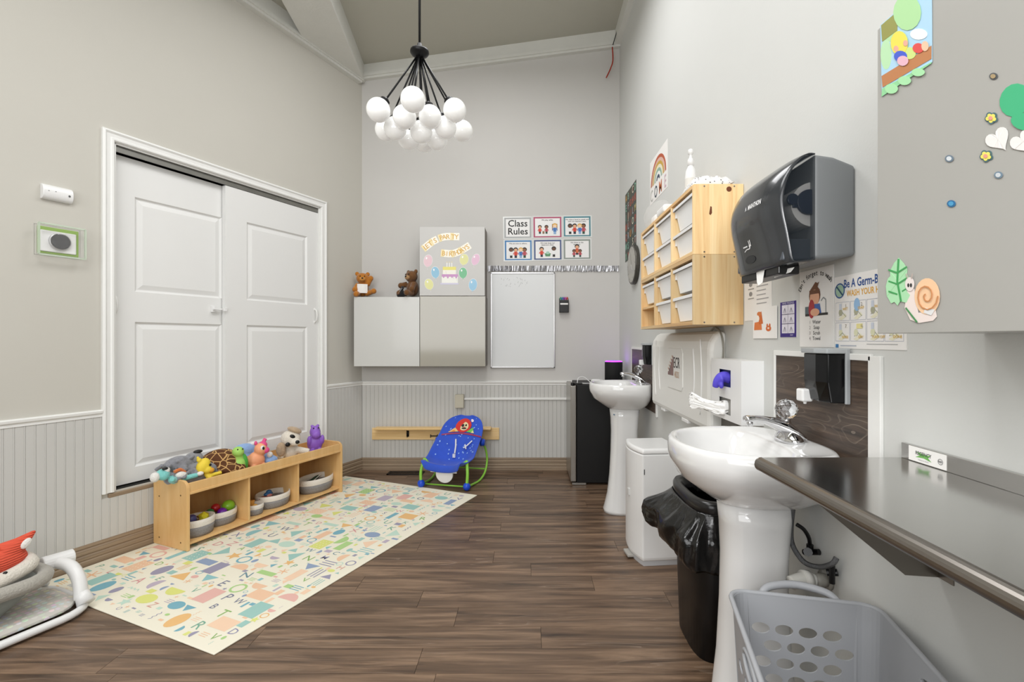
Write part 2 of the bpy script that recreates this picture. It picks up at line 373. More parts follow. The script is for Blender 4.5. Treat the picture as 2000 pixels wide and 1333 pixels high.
# beadboard strips
def strips(parent,x0,x1,z0,z1,step=.0405):
    n=max(1,round((x1-x0)/step)); st=(x1-x0)/n
    me=None
    for i in range(n):
        if me is None:
            mb=MB(); hw=st/2-.0003; mb.loft([[(-hw,0,z),(-hw,-.0088,z),(-hw+.001,-.0100,z),(hw-.008,-.0100,z),(hw-.0068,-.0088,z),(hw-.0056,-.0106,z),(hw-.0024,-.0109,z),(hw,-.0090,z),(hw,0,z)] for z in (z0,z1)])
            o=mb.build('beadboard_strip',M['bead'],parent); me=o.data
        else:
            o=bpy.data.objects.new('beadboard_strip',me); COL.objects.link(o); o.parent=parent
        o.location=(x0+st*(i+.5),0,0)
strips(wall_left,xo1,-.012,.10,.835); strips(wall_left,-3.5,xo0,.10,.835); strips(wall_left,xo0,xo1,.10,.355)
strips(wall_back,-1.625,.895,.10,.835)
# chair rails, baseboards
rail=[(0,.832),(-.014,.834),(-.014,.848),(-.022,.856),(-.024,.868),(-.012,.874),(0,.874)]
struct(MB().prism(rail,-1.64,.9),'trim_5',M['trim'],loc=(0,YB,0))
struct(MB().prism(rail,xo1,0),'trim_6',M['trim'],loc=(CX,CY,0),rotz=RL)
struct(MB().prism(rail,-7.5,xo0),'trim_7',M['trim'],loc=(CX,CY,0),rotz=RL)
bbp=[(0,0),(-.022,0),(-.022,.030),(-.017,.036),(-.021,.043),(-.021,.058),(-.014,.065),(-.019,.072),(-.019,.092),(-.011,.099),(-.014,.106),(-.012,.122),(0,.125)]
struct(MB().prism(bbp,-1.64,.9),'baseboard_back',M['base'],loc=(0,YB,0))
struct(MB().prism(bbp,-7.5,0),'baseboard_left',M['base'],loc=(CX,CY,0),rotz=RL)
struct(MB().prism(bbp,0,6),'baseboard_right',M['base'],loc=(XR,YB,0),rotz=RR)
# door casing
def casing():
    m=MB(); pr=[(0,0),(0,-.018),(.012,-.024),(.022,-.016),(.040,-.014),(.046,-.019),(.056,-.019),(CW,-.012),(CW,0)]  # (offset from outer edge, y)
    z0=ZD-.012; zt=ZH+CW
    ring=lambda f:[f(a,b) for a,b in pr]
    m.loft([ring(lambda a,b:(xo0+a,b,z0)),ring(lambda a,b:(xo0+a,b,zt-a)),ring(lambda a,b:(xo1-a,b,zt-a)),ring(lambda a,b:(xo1-a,b,z0))])
    m.box(xi0-.001,xi0+.012,0,T,z0,ZH).box(xi1-.012,xi1+.001,0,T,z0,ZH).box(xi0,xi1,0,T,ZH-.01,ZH+.002)
    return m
struct(casing(),'trim_8',M['trim'],loc=(CX,CY,0),rotz=RL)
struct(MB().box(xi0-.03,xi1+.03,-.012,.02,.352,.376),'trim_10',M['base'],loc=(CX,CY,0),rotz=RL,bevel=.003)
struct(MB().box(xi0,xi1,.01,.10,ZD-.018,ZD-.008),'door_shadow_line',M['dark'],loc=(CX,CY,0),rotz=RL)  # dark strip drawn in as the shadow line below the closet doors
# sliding track fascia
struct(MB().box(xi0+.012,xi1-.012,.012,.018,ZH-.048,ZH-.012).box(xi0+.012,xi1-.012,.012,.10,ZH-.02,ZH-.012),'trim_12',M['steelfascia'],loc=(CX,CY,0),rotz=RL)
# doors
def door(name,x0,x1,y0,us):
    z0,z1=ZD,ZH-.05; th=.034
    pz=[(.487,1.389),(1.577,2.166)]; a,b=us
    m=MB(); m.box(x0,a,y0,y0+th,z0,z1).box(b,x1,y0,y0+th,z0,z1)
    for q0,q1 in ((z0,pz[0][0]),(pz[0][1],pz[1][0]),(pz[1][1],z1)): m.box(a,b,y0,y0+th,q0,q1)
    d=struct(m,name,M['door'],loc=(CX,CY,0),rotz=RL)
    for q0,q1 in pz:
        def ring(i,dy): return [(a+i,y0+dy,q0+i),(b-i,y0+dy,q0+i),(b-i,y0+dy,q1-i),(a+i,y0+dy,q1-i)]
        MB().loft([ring(0,.02),ring(0,0),ring(.010,.011),ring(.016,.012),ring(.045,.003),ring(.052,.003)],cap0=True).build('panel',M['door'],d)
    return d
xm=LW(441,664,-.012)[0]
d1=door('door_1',xi0+.013,xm+.03,.058,(LW(263,664,-.06)[0],LW(433,664,-.06)[0]))
d2=door('door_2',xm,xi1-.013,.016,(LW(482,664,-.016)[0],LW(600,664,-.016)[0]))
def pull(x,z,y0,par):
    m=MB().tube([(x,y0,z-.055),(x,y0-.022,z-.042),(x,y0-.03,z),(x,y0-.022,z+.042),(x,y0,z+.055)],.006,8,smooth=5).sph((x,y0,z-.057),(.010,.004,.014)).sph((x,y0,z+.057),(.010,.004,.014))
    return m.build('door_handle',M['trim'],par,smooth=True)
pull(LW(226,664,-.04)[0],H+(664-594)*2.85/F,.058,d1)
xx,zz=LW(617,617); pull(xx,zz,.016,d2)
xx,zz=LW(430,604)
t=onL('child_safety_latch','small white plastic child lock bridging the two closet doors','latch',xx,zz,n=0)
MB().box(-.03,-.012,.035,.058,-.022,.022).box(-.03,.035,.022,.040,-.006,.006).build('strap',M['plw'],t,bevel=.002)
MB().box(.03,.05,-.004,.016,-.014,.014).build('catch_plate',M['plw'],t,bevel=.002)

# ------------------------------------------------------------------ left wall devices
x0,z1=LW(78,360); x1,z0=LW(138,397)
z1=LW(78,358)[1]; z0=LW(78,388)[1]
t=onL('wall_alarm','white rounded plastic sensor above the thermostat on the left wall','alarm',(x0+x1)/2,(z0+z1)/2)
hw=(x1-x0)/2; hh=(z1-z0)/2
m=MB(); m.loft([[(s*hw,-.034*math.sin(a)**.7 if 0<a<PI else 0,hh*math.cos(a)) for a in [PI*k/14 for k in range(15)]] for s in (-1,1)])
m.build('body',M['plw'],t,smooth=False,bevel=.003)
for q_ in ((hw*.7,-.004,.005,.006,'555555'),(-hw*.65,.004,.003,.002,'777777'),(-hw*.2,.006,.003,.002,'777777')):
    p=Pr(lambda x,y,L:(x,-.0345-L*.0004,y)); p.ell(*q_); p.build('indicator',t)
x0,_=LW(66); x1,_=LW(157); z1=LW(66,436)[1]; z0=LW(66,497)[1]; hw=(x1-x0)/2; hh=(z1-z0)/2
t=onL('thermostat','round black thermostat on a white plate inside a clear locking box with green edges','thermostat',(x0+x1)/2,(z0+z1)/2)
MB().box(-hw*.88,hw*.9,-.006,0,-hh*.86,hh*.9).build('green_backplate',mat('lime_backplate','86aa3c',.5),t,bevel=.004)
MB().box(-hw*.78,hw*.76,-.014,-.005,-hh*.72,hh*.66).build('white_plate',M['plw'],t,bevel=.004)
MB().cyl((0,-.012,0),(0,-.03,0),.046,.046,32).build('ring',M['alu'],t,bevel=.002)
MB().cyl((0,-.028,0),(0,-.036,0),.043,.040,32).build('dial',mat('black_glass','15161b',.06,coat=1),t,bevel=.002)
MB().box(-hw,hw,-.052,-.048,-hh,hh).box(-hw,hw,-.05,0,hh-.003,hh).box(-hw,hw,-.05,0,-hh,-hh+.003).box(-hw,-hw+.003,-.05,0,-hh,hh).box(hw-.003,hw,-.05,0,-hh,hh).build('clear_cover',mat('acrylic','ffffff',.04,alpha=.04),t)
m=MB()
for a in (-1,1): m.box(-hw,hw,-.055,-.045,a*hh-.004,a*hh+.004); m.box(a*hw-.004,a*hw+.004,-.055,-.045,-hh,hh)
m.build('cover_rim',mat('acrylic_edge','d5e3cf',.1,alpha=.55),t)

# ------------------------------------------------------------------ chandelier
HB=Vector(((819.5-U0)*2.66/F,2.66,H+(664-103)*2.66/F))
t=thing('chandelier','black starburst chandelier with a cluster of white glass globes hanging from a thin rod','chandelier',(HB.x,HB.y,HB.z))
zc=zB(HB.x)-HB.z
MB().cyl((0,0,.03),(0,0,zc-.02),.0065,seg=12).build('rod',M['blackm'],t,smooth=True)
MB().lathe([(.06,0),(.06,-.02),(.015,-.03)],(0,0,zc)).build('ceiling_canopy',M['blackm'],t)
MB().lathe([(.012,.05),(.014,.03),(.030,.022),(.050,.012),(.052,0),(.046,-.010),(.03,-.022),(.01,-.03)],(0,0,0),28).build('hub',M['blackm'],t,smooth=True)
GL=[(739,215,23),(806.5,194.6,24.2),(888,215.6,22.4),(790,228.5,22.7),(840,228,22.2),(754,254,21.2),(772,250.6,21.9),(870,249,21.6),(903,256,20.4),(822.8,257.6,21.7),(797.6,272,20.6),(829,277,20.2),(853,272,20.8),(846,252,19.6)]
RG=.0625; gme=None
for u,v,r in GL:
    Y=RG*F/r; c=P(u,v,Y)-HB; d=c.normalized()
    a=d*.035; b=c-d*(RG-.004)
    arm=MB().cyl(a,b,.0048,seg=8).build('arm',M['blackm'],t,smooth=True)
    MB().cyl(b-d*.024,b-d*.012,.012,.022,14).cyl(b-d*.012,b+d*.012,.026,.030,18).build('cap',M['blackm'],arm)
    if gme is None:
        o=MB().sph((0,0,0),RG,28,18).build('globe',M['globe'],t,smooth=True); gme=o.data
    else: o=bpy.data.objects.new('globe',gme); COL.objects.link(o); o.parent=t
    o.location=c

# ------------------------------------------------------------------ back wall cabinets
def cab(u0,u1,v0,v1,label,front,group='wall cabinets on the back wall'):
    n=.235; X0,Z1=BW(u0,v0,n); X1,Z0=BW(u1,v1,n)
    t=onB('wall_cabinet',label,'cabinet',(X0+X1)/2,Z0,group); hw=(X1-X0)/2-.001; h=Z1-Z0-.002
    MB().box(-hw,hw,-.215,-.002,0,h).build('body',M['cabside'],t)
    MB().box(-hw,hw,-.235,-.217,0,h).build('door',front,t,bevel=.0015)
    return t,hw,h,Z0
cab(691,819.5,580,716,'gloss white square wall cabinet with teddy bears on top, left corner',M['glossw'])
cab(820,948,578.5,716,'glossy beige square wall cabinet below the one with birthday decorations',M['glossb'])
cc,hw,h,Z0=cab(819.5,947,443,578,'matt pale grey wall cabinet decorated with balloons and a birthday cake',M['mattw'])
# decorations
k=F/(YB-.235)
def cxy(x,y):  # zoom-1 crop coordinates to cabinet local
    u=815+x*135/1285; v=440+y*140/1333; X,Z=BW(u,v,.236); return X,Z
def deco(name,label,cat_,fn,group=None):
    t=thing(name,label,cat_,(0,YB-.2355,0),0,group); p=Pr(flaty(0,.0005)); fn(p); 
    o=p.build('print',t,M['vinyl_print']); 
    # put the empty at the print's centre
    b=[Vector(v) for v in o.bound_box]; c=sum(b,Vector())/8; t.location=(c.x,YB-.2355,c.z); o.location=(-c.x,0,-c.z)
    return t
def gold(txt,pts,size):
    def f(p):
        P2=[cxy(*q) for q in pts]; n=len(txt); 
        pl=cat([Vector((a,b,0)) for a,b in P2],12); tot=len(pl)-1
        for i,ch in enumerate(txt):
            q=pl[int((i+.5)/n*tot)]; q2=pl[min(tot,int((i+.5)/n*tot)+1)]; q1=pl[max(0,int((i+.5)/n*tot)-1)]; a=math.atan2(q2.y-q1.y,q2.x-q1.x)
            if ch==' ': continue
            p.poly([(q.x+math.cos(a)*dx-math.sin(a)*dy,q.y+math.sin(a)*dx+math.cos(a)*dy) for dx,dy in ((-size*.42,-size*.55),(size*.42,-size*.55),(size*.42,size*.55),(-size*.42,size*.55))],'f8f3e6' if i%3 else 'f0dfae',1)
            p.text(ch,q.x-math.sin(a)*(-size*.36),q.y+math.cos(a)*(-size*.36),size,'d6a945',2,rot=a,bold=.01)
    return f
deco('gold_banner','gold foil letter banner arched across the top of the decorated cabinet, upper line','banner',gold("LET'S PARTY",[(140,420),(300,300),(500,220),(760,215)],.062))
deco('gold_banner','gold foil birthdays letter banner, lower line on the decorated cabinet','banner',gold("BIRTHDAYS",[(470,520),(650,530),(800,480),(950,390)],.062))
def balloon(x,y,rx,ry,col,tilt):
    def f(p):
        X,Z=cxy(x,y); rx_=rx*135/1285/k; ry_=ry*140/1333/k
        p.ell(X,Z,rx_*1.06,ry_*1.06,'efefee',1,rot=tilt); p.ell(X,Z,rx_,ry_,col,2,rot=tilt)
        bx_,bz=X+math.sin(tilt)*ry_,Z-math.cos(tilt)*ry_
        p.poly([(bx_,bz+.003),(bx_-.006,bz-.008),(bx_+.006,bz-.008)],col,3); p.line([(bx_,bz-.006),(bx_+.004,bz-.03)],.0015,'e8e8e8',3)
        p.ell(X-rx_*.35,Z+ry_*.45,rx_*.18,ry_*.2,'fbfbfb',4,rot=tilt)
    return f
for x,y,rx,ry,col,ti,lb in [(200,665,80,110,'e3c3cb',-.15,'pink paper balloon at the upper left of the birthday cake'),(335,880,75,105,'8dbfd9',.1,'blue paper balloon just left of the birthday cake'),(218,1100,78,100,'e0df9c',.3,'pale yellow paper balloon at the lower left of the birthday cake'),
    (870,640,80,100,'dcdb9a',-.2,'yellow paper balloon under the lower gold banner'),(1085,640,70,105,'dfb9cf',-.35,'pink and white shiny balloon at the far right'),(850,890,75,100,'6fb98a',0,'green paper balloon right of the birthday cake'),(1035,1110,75,110,'94c4e0',-.1,'blue paper balloon at the lower right corner of the cabinet')]:
    deco('balloon_cutout',lb,'balloon',balloon(x,y,rx,ry,col,ti),'paper balloons on the cabinet')
def cake(p):
    def rc(x0,x1,y0,y1,col,L):
        a=cxy(x0,y1); b=cxy(x1,y0); p.rect(a[0],b[0],a[1],b[1],col,L)
    rc(430,765,1075,1105,'cfcbe2',1); rc(455,755,920,1078,'eeeee6',2); rc(475,720,790,925,'efece0',2); rc(475,720,775,835,'e6dd72',3)
    rc(455,755,915,960,'c58fc0',3)
    for i in range(4):
        a=cxy(490+i*78,962); p.ell(a[0],a[1],.0085,.010+(i%2)*.006,'c58fc0',3)
    for i in range(3):
        rc(545+i*45,560+i*45,700,778,'f3f3ef',3); a=cxy(552+i*45,690); p.ell(a[0],a[1],.003,.005,'f2d98c',4)
    for i in range(10):
        a=cxy(470+(i*67)%270,860+(i*43)%190); p.ell(a[0],a[1],.0025,.002,['d98b9b','8bbfd9','d9c36a'][i%3],4)
deco('cake_cutout','two tier birthday cake cutout in the middle of the decorated cabinet','decoration',cake)

# teddy bears
def teddy(t,s,fur,muz,pose):
    m=MB()
    def S(c,r): m.sph(tuple(v*s for v in c),tuple(v*s for v in r) if isinstance(r,tuple) else r*s,14,10)
    S((0,0,.07),(.048,.042,.06)); S((0,-.012,.155),(.048,.044,.043)); S((-.040,-.005,.190),(.017,.010,.017)); S((.040,-.005,.190),(.017,.010,.017))
    for q in pose: m.tube([tuple(v*s for v in a) for a in q],[.021*s,.019*s],10); m.sph(tuple(v*s for v in q[-1]),.022*s,12,8)
    m.build('body',fur,t,remesh=.0045)
    MB().sph((0,-.050*s,.145*s),(.022*s,.016*s,.017*s)).build('muzzle',muz,t,smooth=True)
    MB().sph((0,-.066*s,.151*s),(.008*s,.005*s,.006*s)).build('nose',M['black'],t,smooth=True)
    for a in (-1,1): MB().sph((a*.017*s,-.052*s,.168*s),.0045*s).build('eye',M['black'],t,smooth=True)
X,Z=BW(708,580,.13)
zt=BW(691,580,.235)[1]-.001
t=thing('teddy_bear','orange brown teddy bear in a white bib, left end of the white wall cabinet','teddy bear',(BW(708,0,.12)[0],YB-.12,zt),R(18))
teddy(t,1.2,plush('ginger_fur','b5711f',.3),plush('ginger_muzzle','c98a3a'),[((-.035,-.02,.10),(-.055,-.055,.06)),((.035,-.02,.10),(.062,-.03,.155)),((-.03,-.03,.03),(-.045,-.09,.022)),((.03,-.03,.03),(.085,-.075,.05))])
m=MB(); m.loft([[(a*.046,-.068-.01*math.cos(a*1.5),z) for a in (-1,-.6,-.2,.2,.6,1)] for z in (.04,.08,.125)],False,False,False); m.build('bib',M['paper'],t,solid=.004)
t=thing('teddy_bear','dark brown teddy bear leaning against the decorated cabinet with a black bag','teddy bear',(BW(806,0,.13)[0],YB-.13,zt),R(-35))
teddy(t,1.3,plush('brown_fur','6b4520',.3),plush('brown_muzzle','a88258'),[((-.035,-.02,.10),(-.07,-.05,.09)),((.035,-.02,.10),(.05,-.05,.06)),((-.03,-.03,.03),(-.04,-.09,.03)),((.03,-.03,.03),(.04,-.09,.03))])
t=thing('fabric_pouch','small black fabric pouch slumped in front of the dark brown teddy bear','bag',(BW(783,0,.19)[0],YB-.19,zt))
MB().sph((0,0,.03),(.042,.032,.042)).tube([(-.005,0,.06),(.02,-.01,.085),(.012,0,.098)],.013,10,smooth=3).build('pouch',plush('black_cloth','101013',.3),t,remesh=.004)
MB().tube([(-.02,-.03,.03),(0,-.036,.055),(.018,-.02,.085)],.0018,6,smooth=4).build('cord',M['alu'],t)

# whiteboard
X0,Z1=BW(958.5,533); X1,Z0=BW(1083.5,719)
t=onB('whiteboard','tall blank whiteboard with faint pen marks in a thin aluminium frame','whiteboard',(X0+X1)/2,Z0); hw=(X1-X0)/2; h=Z1-Z0
MB().box(-hw+.006,hw-.006,-.014,-.001,.006,h-.006).build('writing_surface',M['wbd'],t)
for a,b,c,d,nm in ((-hw,-hw+.014,0,h,'side_rail'),(hw-.014,hw,0,h,'side_rail'),(-hw,hw,0,.014,'bottom_rail'),(-hw,hw,h-.014,h,'top_rail')): MB().box(a,b,-.020,0,c,d).build(nm,M['alu'],t,bevel=.003)
p=Pr(flaty(-.0142,.0004)); rg=random.Random(5)
for i in range(26):
    x=-.21+rg.random()*.26; z=h-.05-rg.random()*.09*(1 if x<-.05 else .8); p.line([(x,z),(x+rg.uniform(-.01,.01),z+rg.uniform(-.02,.02))],.0025,'9a9d9e')
p.build('pen_marks',t)
# garland
X0,Zg=BW(953,520); X1,_=BW(1209,530); zb=BW(953,531)[1]
t=onB('tinsel_garland','silver foil fringe garland strung across the back wall above the whiteboard','garland',(X0+X1)/2,zb); hw=(X1-X0)/2
m=MB(); rg=random.Random(9); x=-hw; hg=Zg-zb
while x<hw-.012:
    w_=.005+rg.random()*.005; a=rg.uniform(-1,1); yy=-.008-rg.random()*.006
    z0_=rg.uniform(-.004,.01); m._a([(x,yy-.004*a,z0_),(x+w_,yy+.004*a,z0_+.002),(x+w_*1.1,yy-.003*a,hg+.002),(x,yy+.003*a,hg)],[(0,1,2,3)]); x+=w_*.8
tag(m.build('foil_fringe',mat('silver_foil','c4c4c8',.3,metal=.85,nscale=90,namt=.4),t,solid=.0006),kind='stuff')
MB().cyl((-hw,-.004,hg),(hw,-.004,hg),.0025,seg=6).build('string',M['alu'],t)
# class rule cards
kid_c=[('6b4630','2a2a2a','eeeeee','222222'),('e0aa86','1a1512','d1402b','222b3a'),('f0cfae','d9a94e','3f74b8','88aad0'),('8a5a40','20140f','b84a55','2b4a3b')]
def kid(p,x,z,s,c):
    skin,hair,top,leg=c
    p.rect(x-.010*s,x+.010*s,z,z+.022*s,leg,2); p.poly([(x-.013*s,z+.02*s),(x+.013*s,z+.02*s),(x+.010*s,z+.052*s),(x-.010*s,z+.052*s)],top,3)
    p.line([(x-.012*s,z+.045*s),(x-.02*s,z+.028*s)],.006*s,top,3); p.line([(x+.012*s,z+.045*s),(x+.02*s,z+.028*s)],.006*s,top,3)
    p.ell(x,z+.068*s,.019*s,.018*s,hair,3); p.ell(x,z+.063*s,.014*s,.013*s,skin,4)
def card(u0,u1,v0,v1,bord,label,draw,tilt=0):
    X0,Z1=BW(u0,v0); X1,Z0=BW(u1,v1)
    t=onB('rule_card',label,'poster',(X0+X1)/2,(Z0+Z1)/2,'class rule cards'); hw=(X1-X0)/2; hh=(Z1-Z0)/2
    MB().box(-hw-.012,hw+.012,-.002,0,-hh-.010,hh+.010).build('laminate',mat('laminate_edge','dfe1df',.15,coat=.4),t)
    p=Pr(flaty(-.002,.0004)); p.rect(-hw,hw,-hh,hh,bord,1); p.rect(-hw+.015,hw-.015,-hh+.012,hh-.015,'edeceb',2); p.fn=flaty(-.0028,.0004); draw(p,hw,hh); p.build('print',t)
    t.rotation_euler=(0,tilt,0)
def d0(p,w_,h_): p.text('Class',0,.012,.092,'15120f',2,bold=.012); p.text('Rules',0,-.066,.092,'15120f',2,bold=.012)
def dd(lines,kids,extra=None):
    def f(p,w_,h_):
        for i,l in enumerate(lines): p.text(l,0,h_-.037-.018*i,.019,'26221f',2,bold=.01)
        for x,z,s,c in kids: kid(p,x,z,s,kid_c[c])
        if extra: extra(p)
    return f
g0,g1=984.5,1037
row=lambda s:[(-.07,-.075,s,0),(-.025,-.075,s,1),(.025,-.075,s,2),(.062,-.075,s,3)]
card(985,1037.5,425.5,465,'a9abab','laminated card with the words Class Rules in a grey border',d0,-.01)
card(1042,1096.5,424,464,'b0506e','laminated rule card about playing safely in a raspberry pink border',dd(['We play safely.'],[(-.075,-.065,1,1),(-.01,-.065,1,3),(.072,-.07,1.25,2)],lambda p:(p.rect(-.05,-.03,-.065,-.04,'8b6b4a',3),p.rect(.045,.052,-.03,.03,'8a5a3a',2),p.rect(.09,.097,-.03,.03,'8a5a3a',2))),-.012)
card(1101,1153.5,423,462,'4c8590','laminated rule card about raising a hand in a teal border',dd(['We raise a hand to speak and','wait our teacher\'s turn.'],row(1.2)),-.012)
card(986,1038.5,470,508.5,'4a82b5','laminated rule card about being nice to others in a bright blue border',dd(['We are nice to others.'],row(1.2)),-.01)
card(1043,1096.5,469,507.5,'4c5c86','laminated rule card about keeping the classroom clean in a navy blue border',dd(['We help keep our','classroom clean.'],[(-.06,-.07,1.15,1),(.06,-.07,1.2,0)],lambda p:(p.poly([(-.022,-.065),(.022,-.065),(.03,-.035),(-.03,-.035)],'5c9468',3),p.ell(0,-.03,.018,.014,'a8cdbb',3))),-.012)
card(1101,1153,468,506,'8b948d','laminated rule card about listening to the teachers in a sage grey border',dd(['We listen to the','teachers.'],[(0,-.055,1.2,1),(-.03,-.078,.9,3),(.03,-.078,.9,3)],lambda p:p.ell(0,-.02,.014,.02,'d06a3a',6)),-.012)
# marker holder
X0,Z1=BW(1091,587); X1,Z0=BW(1111,611)
t=onB('pen_holder','small black pen cup on the back wall beside the whiteboard','pen holder',(X0+X1)/2,Z0); hw=(X1-X0)/2; h=Z1-Z0
m=MB(); m.box(-hw*.9,hw*.9,-.05,-.047,0,h).box(-hw*.9,hw*.9,-.004,-.0,0,h+.02).box(-hw*.9,-hw*.82,-.05,0,0,h).box(hw*.82,hw*.9,-.05,0,0,h).box(-hw*.9,hw*.9,-.05,0,0,.004)
m.build('cup',M['black'],t,bevel=.001)
MB().box(-hw*.75,hw*.75,-.0515,-.050,h*.62,h*.74).build('label_strip',M['paper'],t)
for i,c in enumerate(['2f9a78','3a7fb0','7b3fa0','c0409a','b8402f']):
    a=onB('marker_pen',['green','blue','violet','magenta','red'][i]+' marker pen standing in the black pen cup','marker',(X0+X1)/2-hw*.66+i*hw*.33,Z0+.006,'markers in the wall pen cup',n=.025)
    o=MB().cyl((0,0,0),(0,0,h-.0),.0065,seg=12).build('barrel',M['plw'],a,smooth=False); MB().cyl((0,0,h-.002),(0,-.002,h+.024),.0075,.006,12).build('cap',mat('cap_'+c,c,.4),a)
# junction box + raceway
X0,Z1=BW(890,770); X1,Z0=BW(907,796)
t=onB('junction_box','beige cable junction box on the back beadboard above the blue rocker','junction box',(X0+X1)/2,Z0,n=.011)
MB().box(-(X1-X0)/2,(X1-X0)/2,-.045,0,0,Z1-Z0).build('box',mat('beige_box','c3bdab',.5),t,bevel=.004)
zr=BW(1000,779)[1]; xe=BW(1116,0)[0]
t=onB('cable_raceway','thin pale horizontal cable conduit from the junction box to the fridge','conduit',(X1+xe)/2,zr,n=.011)
MB().box(-(xe-X1)/2,(xe-X1)/2,-.014,0,-.011,.011).build('channel',M['trim'],t,bevel=.004)
MB().box((xe-X1)/2-.02,(xe-X1)/2+.01,-.022,0,-.018,.018).build('end_clip',M['trim'],t,bevel=.003)
# peg shelf
X0,Z1=BW(727,836,.02); X1,Z0=BW(975,859,.02)
t=onB('coat_rack','low pale pine wall rack with a small ledge and dark hooks behind the blue rocker','coat rack',(X0+X1)/2,Z0,n=.012); hw=(X1-X0)/2
MB().box(-hw,hw,-.018,0,0,Z1-Z0).build('backboard',M['rack'],t,bevel=.003)
zl=BW(0,839.5,.1)[1]-Z0
MB().box(-hw+.045,hw-.075,-.11,-.018,zl-.004,zl+.018).build('ledge',M['rack'],t,bevel=.006)
def hook(x):
    m=MB(); m.box(x-.012,x+.012,-.022,-.018,.03,.088); m.tube([(x,-.02,.07),(x,-.05,.085),(x,-.055,.10)],.004,8,smooth=4); m.tube([(x,-.02,.045),(x,-.04,.03),(x,-.052,.045)],.004,8,smooth=4); m.sph((x,-.052,.047),.006); return m.build('hook',M['blackm'],t,smooth=True)
hook(BW(798,0)[0]-(X0+X1)/2); hook(BW(930,0)[0]-(X0+X1)/2)
xh=BW(849,0)[0]-(X0+X1)/2; MB().box(xh-.035,xh+.035,-.03,-.018,.034,.042).box(xh-.036,xh-.03,-.03,-.018,.022,.052).box(xh+.03,xh+.036,-.03,-.018,.022,.052).build('hook_plate',M['blackm'],t)
# floor vent
a=FL(757,929.5); b=FL(835,921)
t=thing('floor_vent','black slotted heating vent in the floor by the back wall','vent',((a.x+b.x)/2-.02,(a.y+b.y)/2,0))
hw=.17; hy=.055; MB().box(-hw,hw,-hy,-hy+.015,.0,.006).box(-hw,hw,hy-.015,hy,.0,.006).box(-hw,-hw+.02,-hy,hy,.0,.006).box(hw-.02,hw,-hy,hy,.0,.006).build('frame',M['blackm'],t)
for i in range(19): MB().box(-.004,.004,-hy+.01,hy-.01,.001,.005).build('slat',M['blackm'],t,loc=(-hw+.03+i*(2*hw-.06)/18,0,0))

# ------------------------------------------------------------------ play mat
ma=FL(418,1282); mb_=FL(932,969); Lm=(mb_-ma).length; ang=math.atan2(mb_.y-ma.y,mb_.x-ma.x); WM=1.40
t=thing('play_mat','large cream foam play mat printed with pastel letters and shapes','play mat',(ma.x,ma.y,0),ang)
MB().box(0,Lm,0,WM,.0005,.007).build('foam_sheet',mat('cream_foam','f1ecd9',.6,nscale=8,namt=.02),t,bevel=.003)
p=Pr(flatz(.0072,.0002)); rg=random.Random(21)
cols=['8fc3bd','a9cf7d','dfe07c','f3c9a5','e9b66f','8f8ba8','6fa6b8','d99a95','7a8fae','b7d9c8','e8a9a0','b9a3b4']
taken=[]
def fits(x,y,r):
    if not(.03+r<x<Lm-.03-r and .03+r<y<WM-.03-r): return False
    for a,b,c in taken:
        if (a-x)**2+(b-y)**2<(c+r)**2: return False
    taken.append((x,y,r)); return True
LT='AVRZNJODBEFHKLMPSTUWXYC'
cols=['9fcac2','9fcac2','b0d48c','e0e384','f5d3b5','f5d3b5','edbf80','9c99b0','7ab2c2','e8b8ae','93a5c2','c4dfcf','93c5c8','bfb2c2','f1c9a8']
for size,cnt in ((.066,170),(.053,700),(.038,1600),(.026,2600),(.015,2600)):
    for _ in range(cnt):
        x=rg.random()*Lm; y=rg.random()*WM
        if not fits(x,y,size*.80): continue
        k_=rg.random(); c=rg.choice(cols); a=rg.choice([0,0,PI/2,PI/2,-PI/2,PI]); s=size
        q=lambda X,Y:(x+X*math.cos(a)-Y*math.sin(a),y+X*math.sin(a)+Y*math.cos(a))
        if size in (.053,.038) and k_<.40:
            a=rg.choice([-PI/2,-PI/2,-PI/2,-PI/2+.3]); ch=rg.choice(LT); p.text(ch,x+math.sin(a)*s*.5,y-math.cos(a)*s*.5,s*1.5,rg.choice(['7fb09a','8f8fb0','d99a9a','6b8f9e','8fb86a','7a7f96','d9a08f']),1,rot=a,bold=.004); continue
        if size==.066: k_=k_*.62
        if k_<.36:
            hh=s*rg.choice([.28,.42,.6,.7]); p.poly([q(-s*.9,-hh),q(s*.9,-hh),q(s*.9,hh),q(-s*.9,hh)],c)
            if hh>s*.55 and rg.random()<.3:
                for i in range(4):
                    for j in range(3): p.ell(*q((i-1.5)*s*.4,(j-1)*s*.36),s*.05,s*.05,'fbf4e2',2,n=6)
        elif k_<.46: p.ell(x,y,s*.85,s*.6,c,rot=a)
        elif k_<.52: p.ell(x,y,s*.85,s*.85,c,rot=a,a0=0,a1=PI)
        elif k_<.64: p.poly([q(-s*.9,-s*.45),q(s*.9,-s*.45),q(0,s*.7)],c)
        elif k_<.76:
            for i in range(3): p.line([q(-s*.85,(i-1)*s*.42),q(s*.85,(i-1)*s*.42)],s*.15,c)
        elif k_<.82:
            for i in range(3): p.line([q(-s*.8*math.cos(i*PI/3),-s*.8*math.sin(i*PI/3)),q(s*.8*math.cos(i*PI/3),s*.8*math.sin(i*PI/3))],s*.14,'f2bd90')
        elif k_<.87: p.arc(x,y,s*.8,s*.22,0,2*PI,c,n=16)
        elif k_<.91: 
            pts=[(x+(s*.9 if i%2==0 else s*.4)*math.cos(a+i*PI/5),y+(s*.9 if i%2==0 else s*.4)*math.sin(a+i*PI/5)) for i in range(10)]
            for i in range(10): p.poly([(x,y),pts[i],pts[(i+1)%10]],c)
        else: p.line([q((i-3)*s*.26,((-1)**i)*s*.15) for i in range(7)],s*.1,c)
p.build('printed_pattern',t)

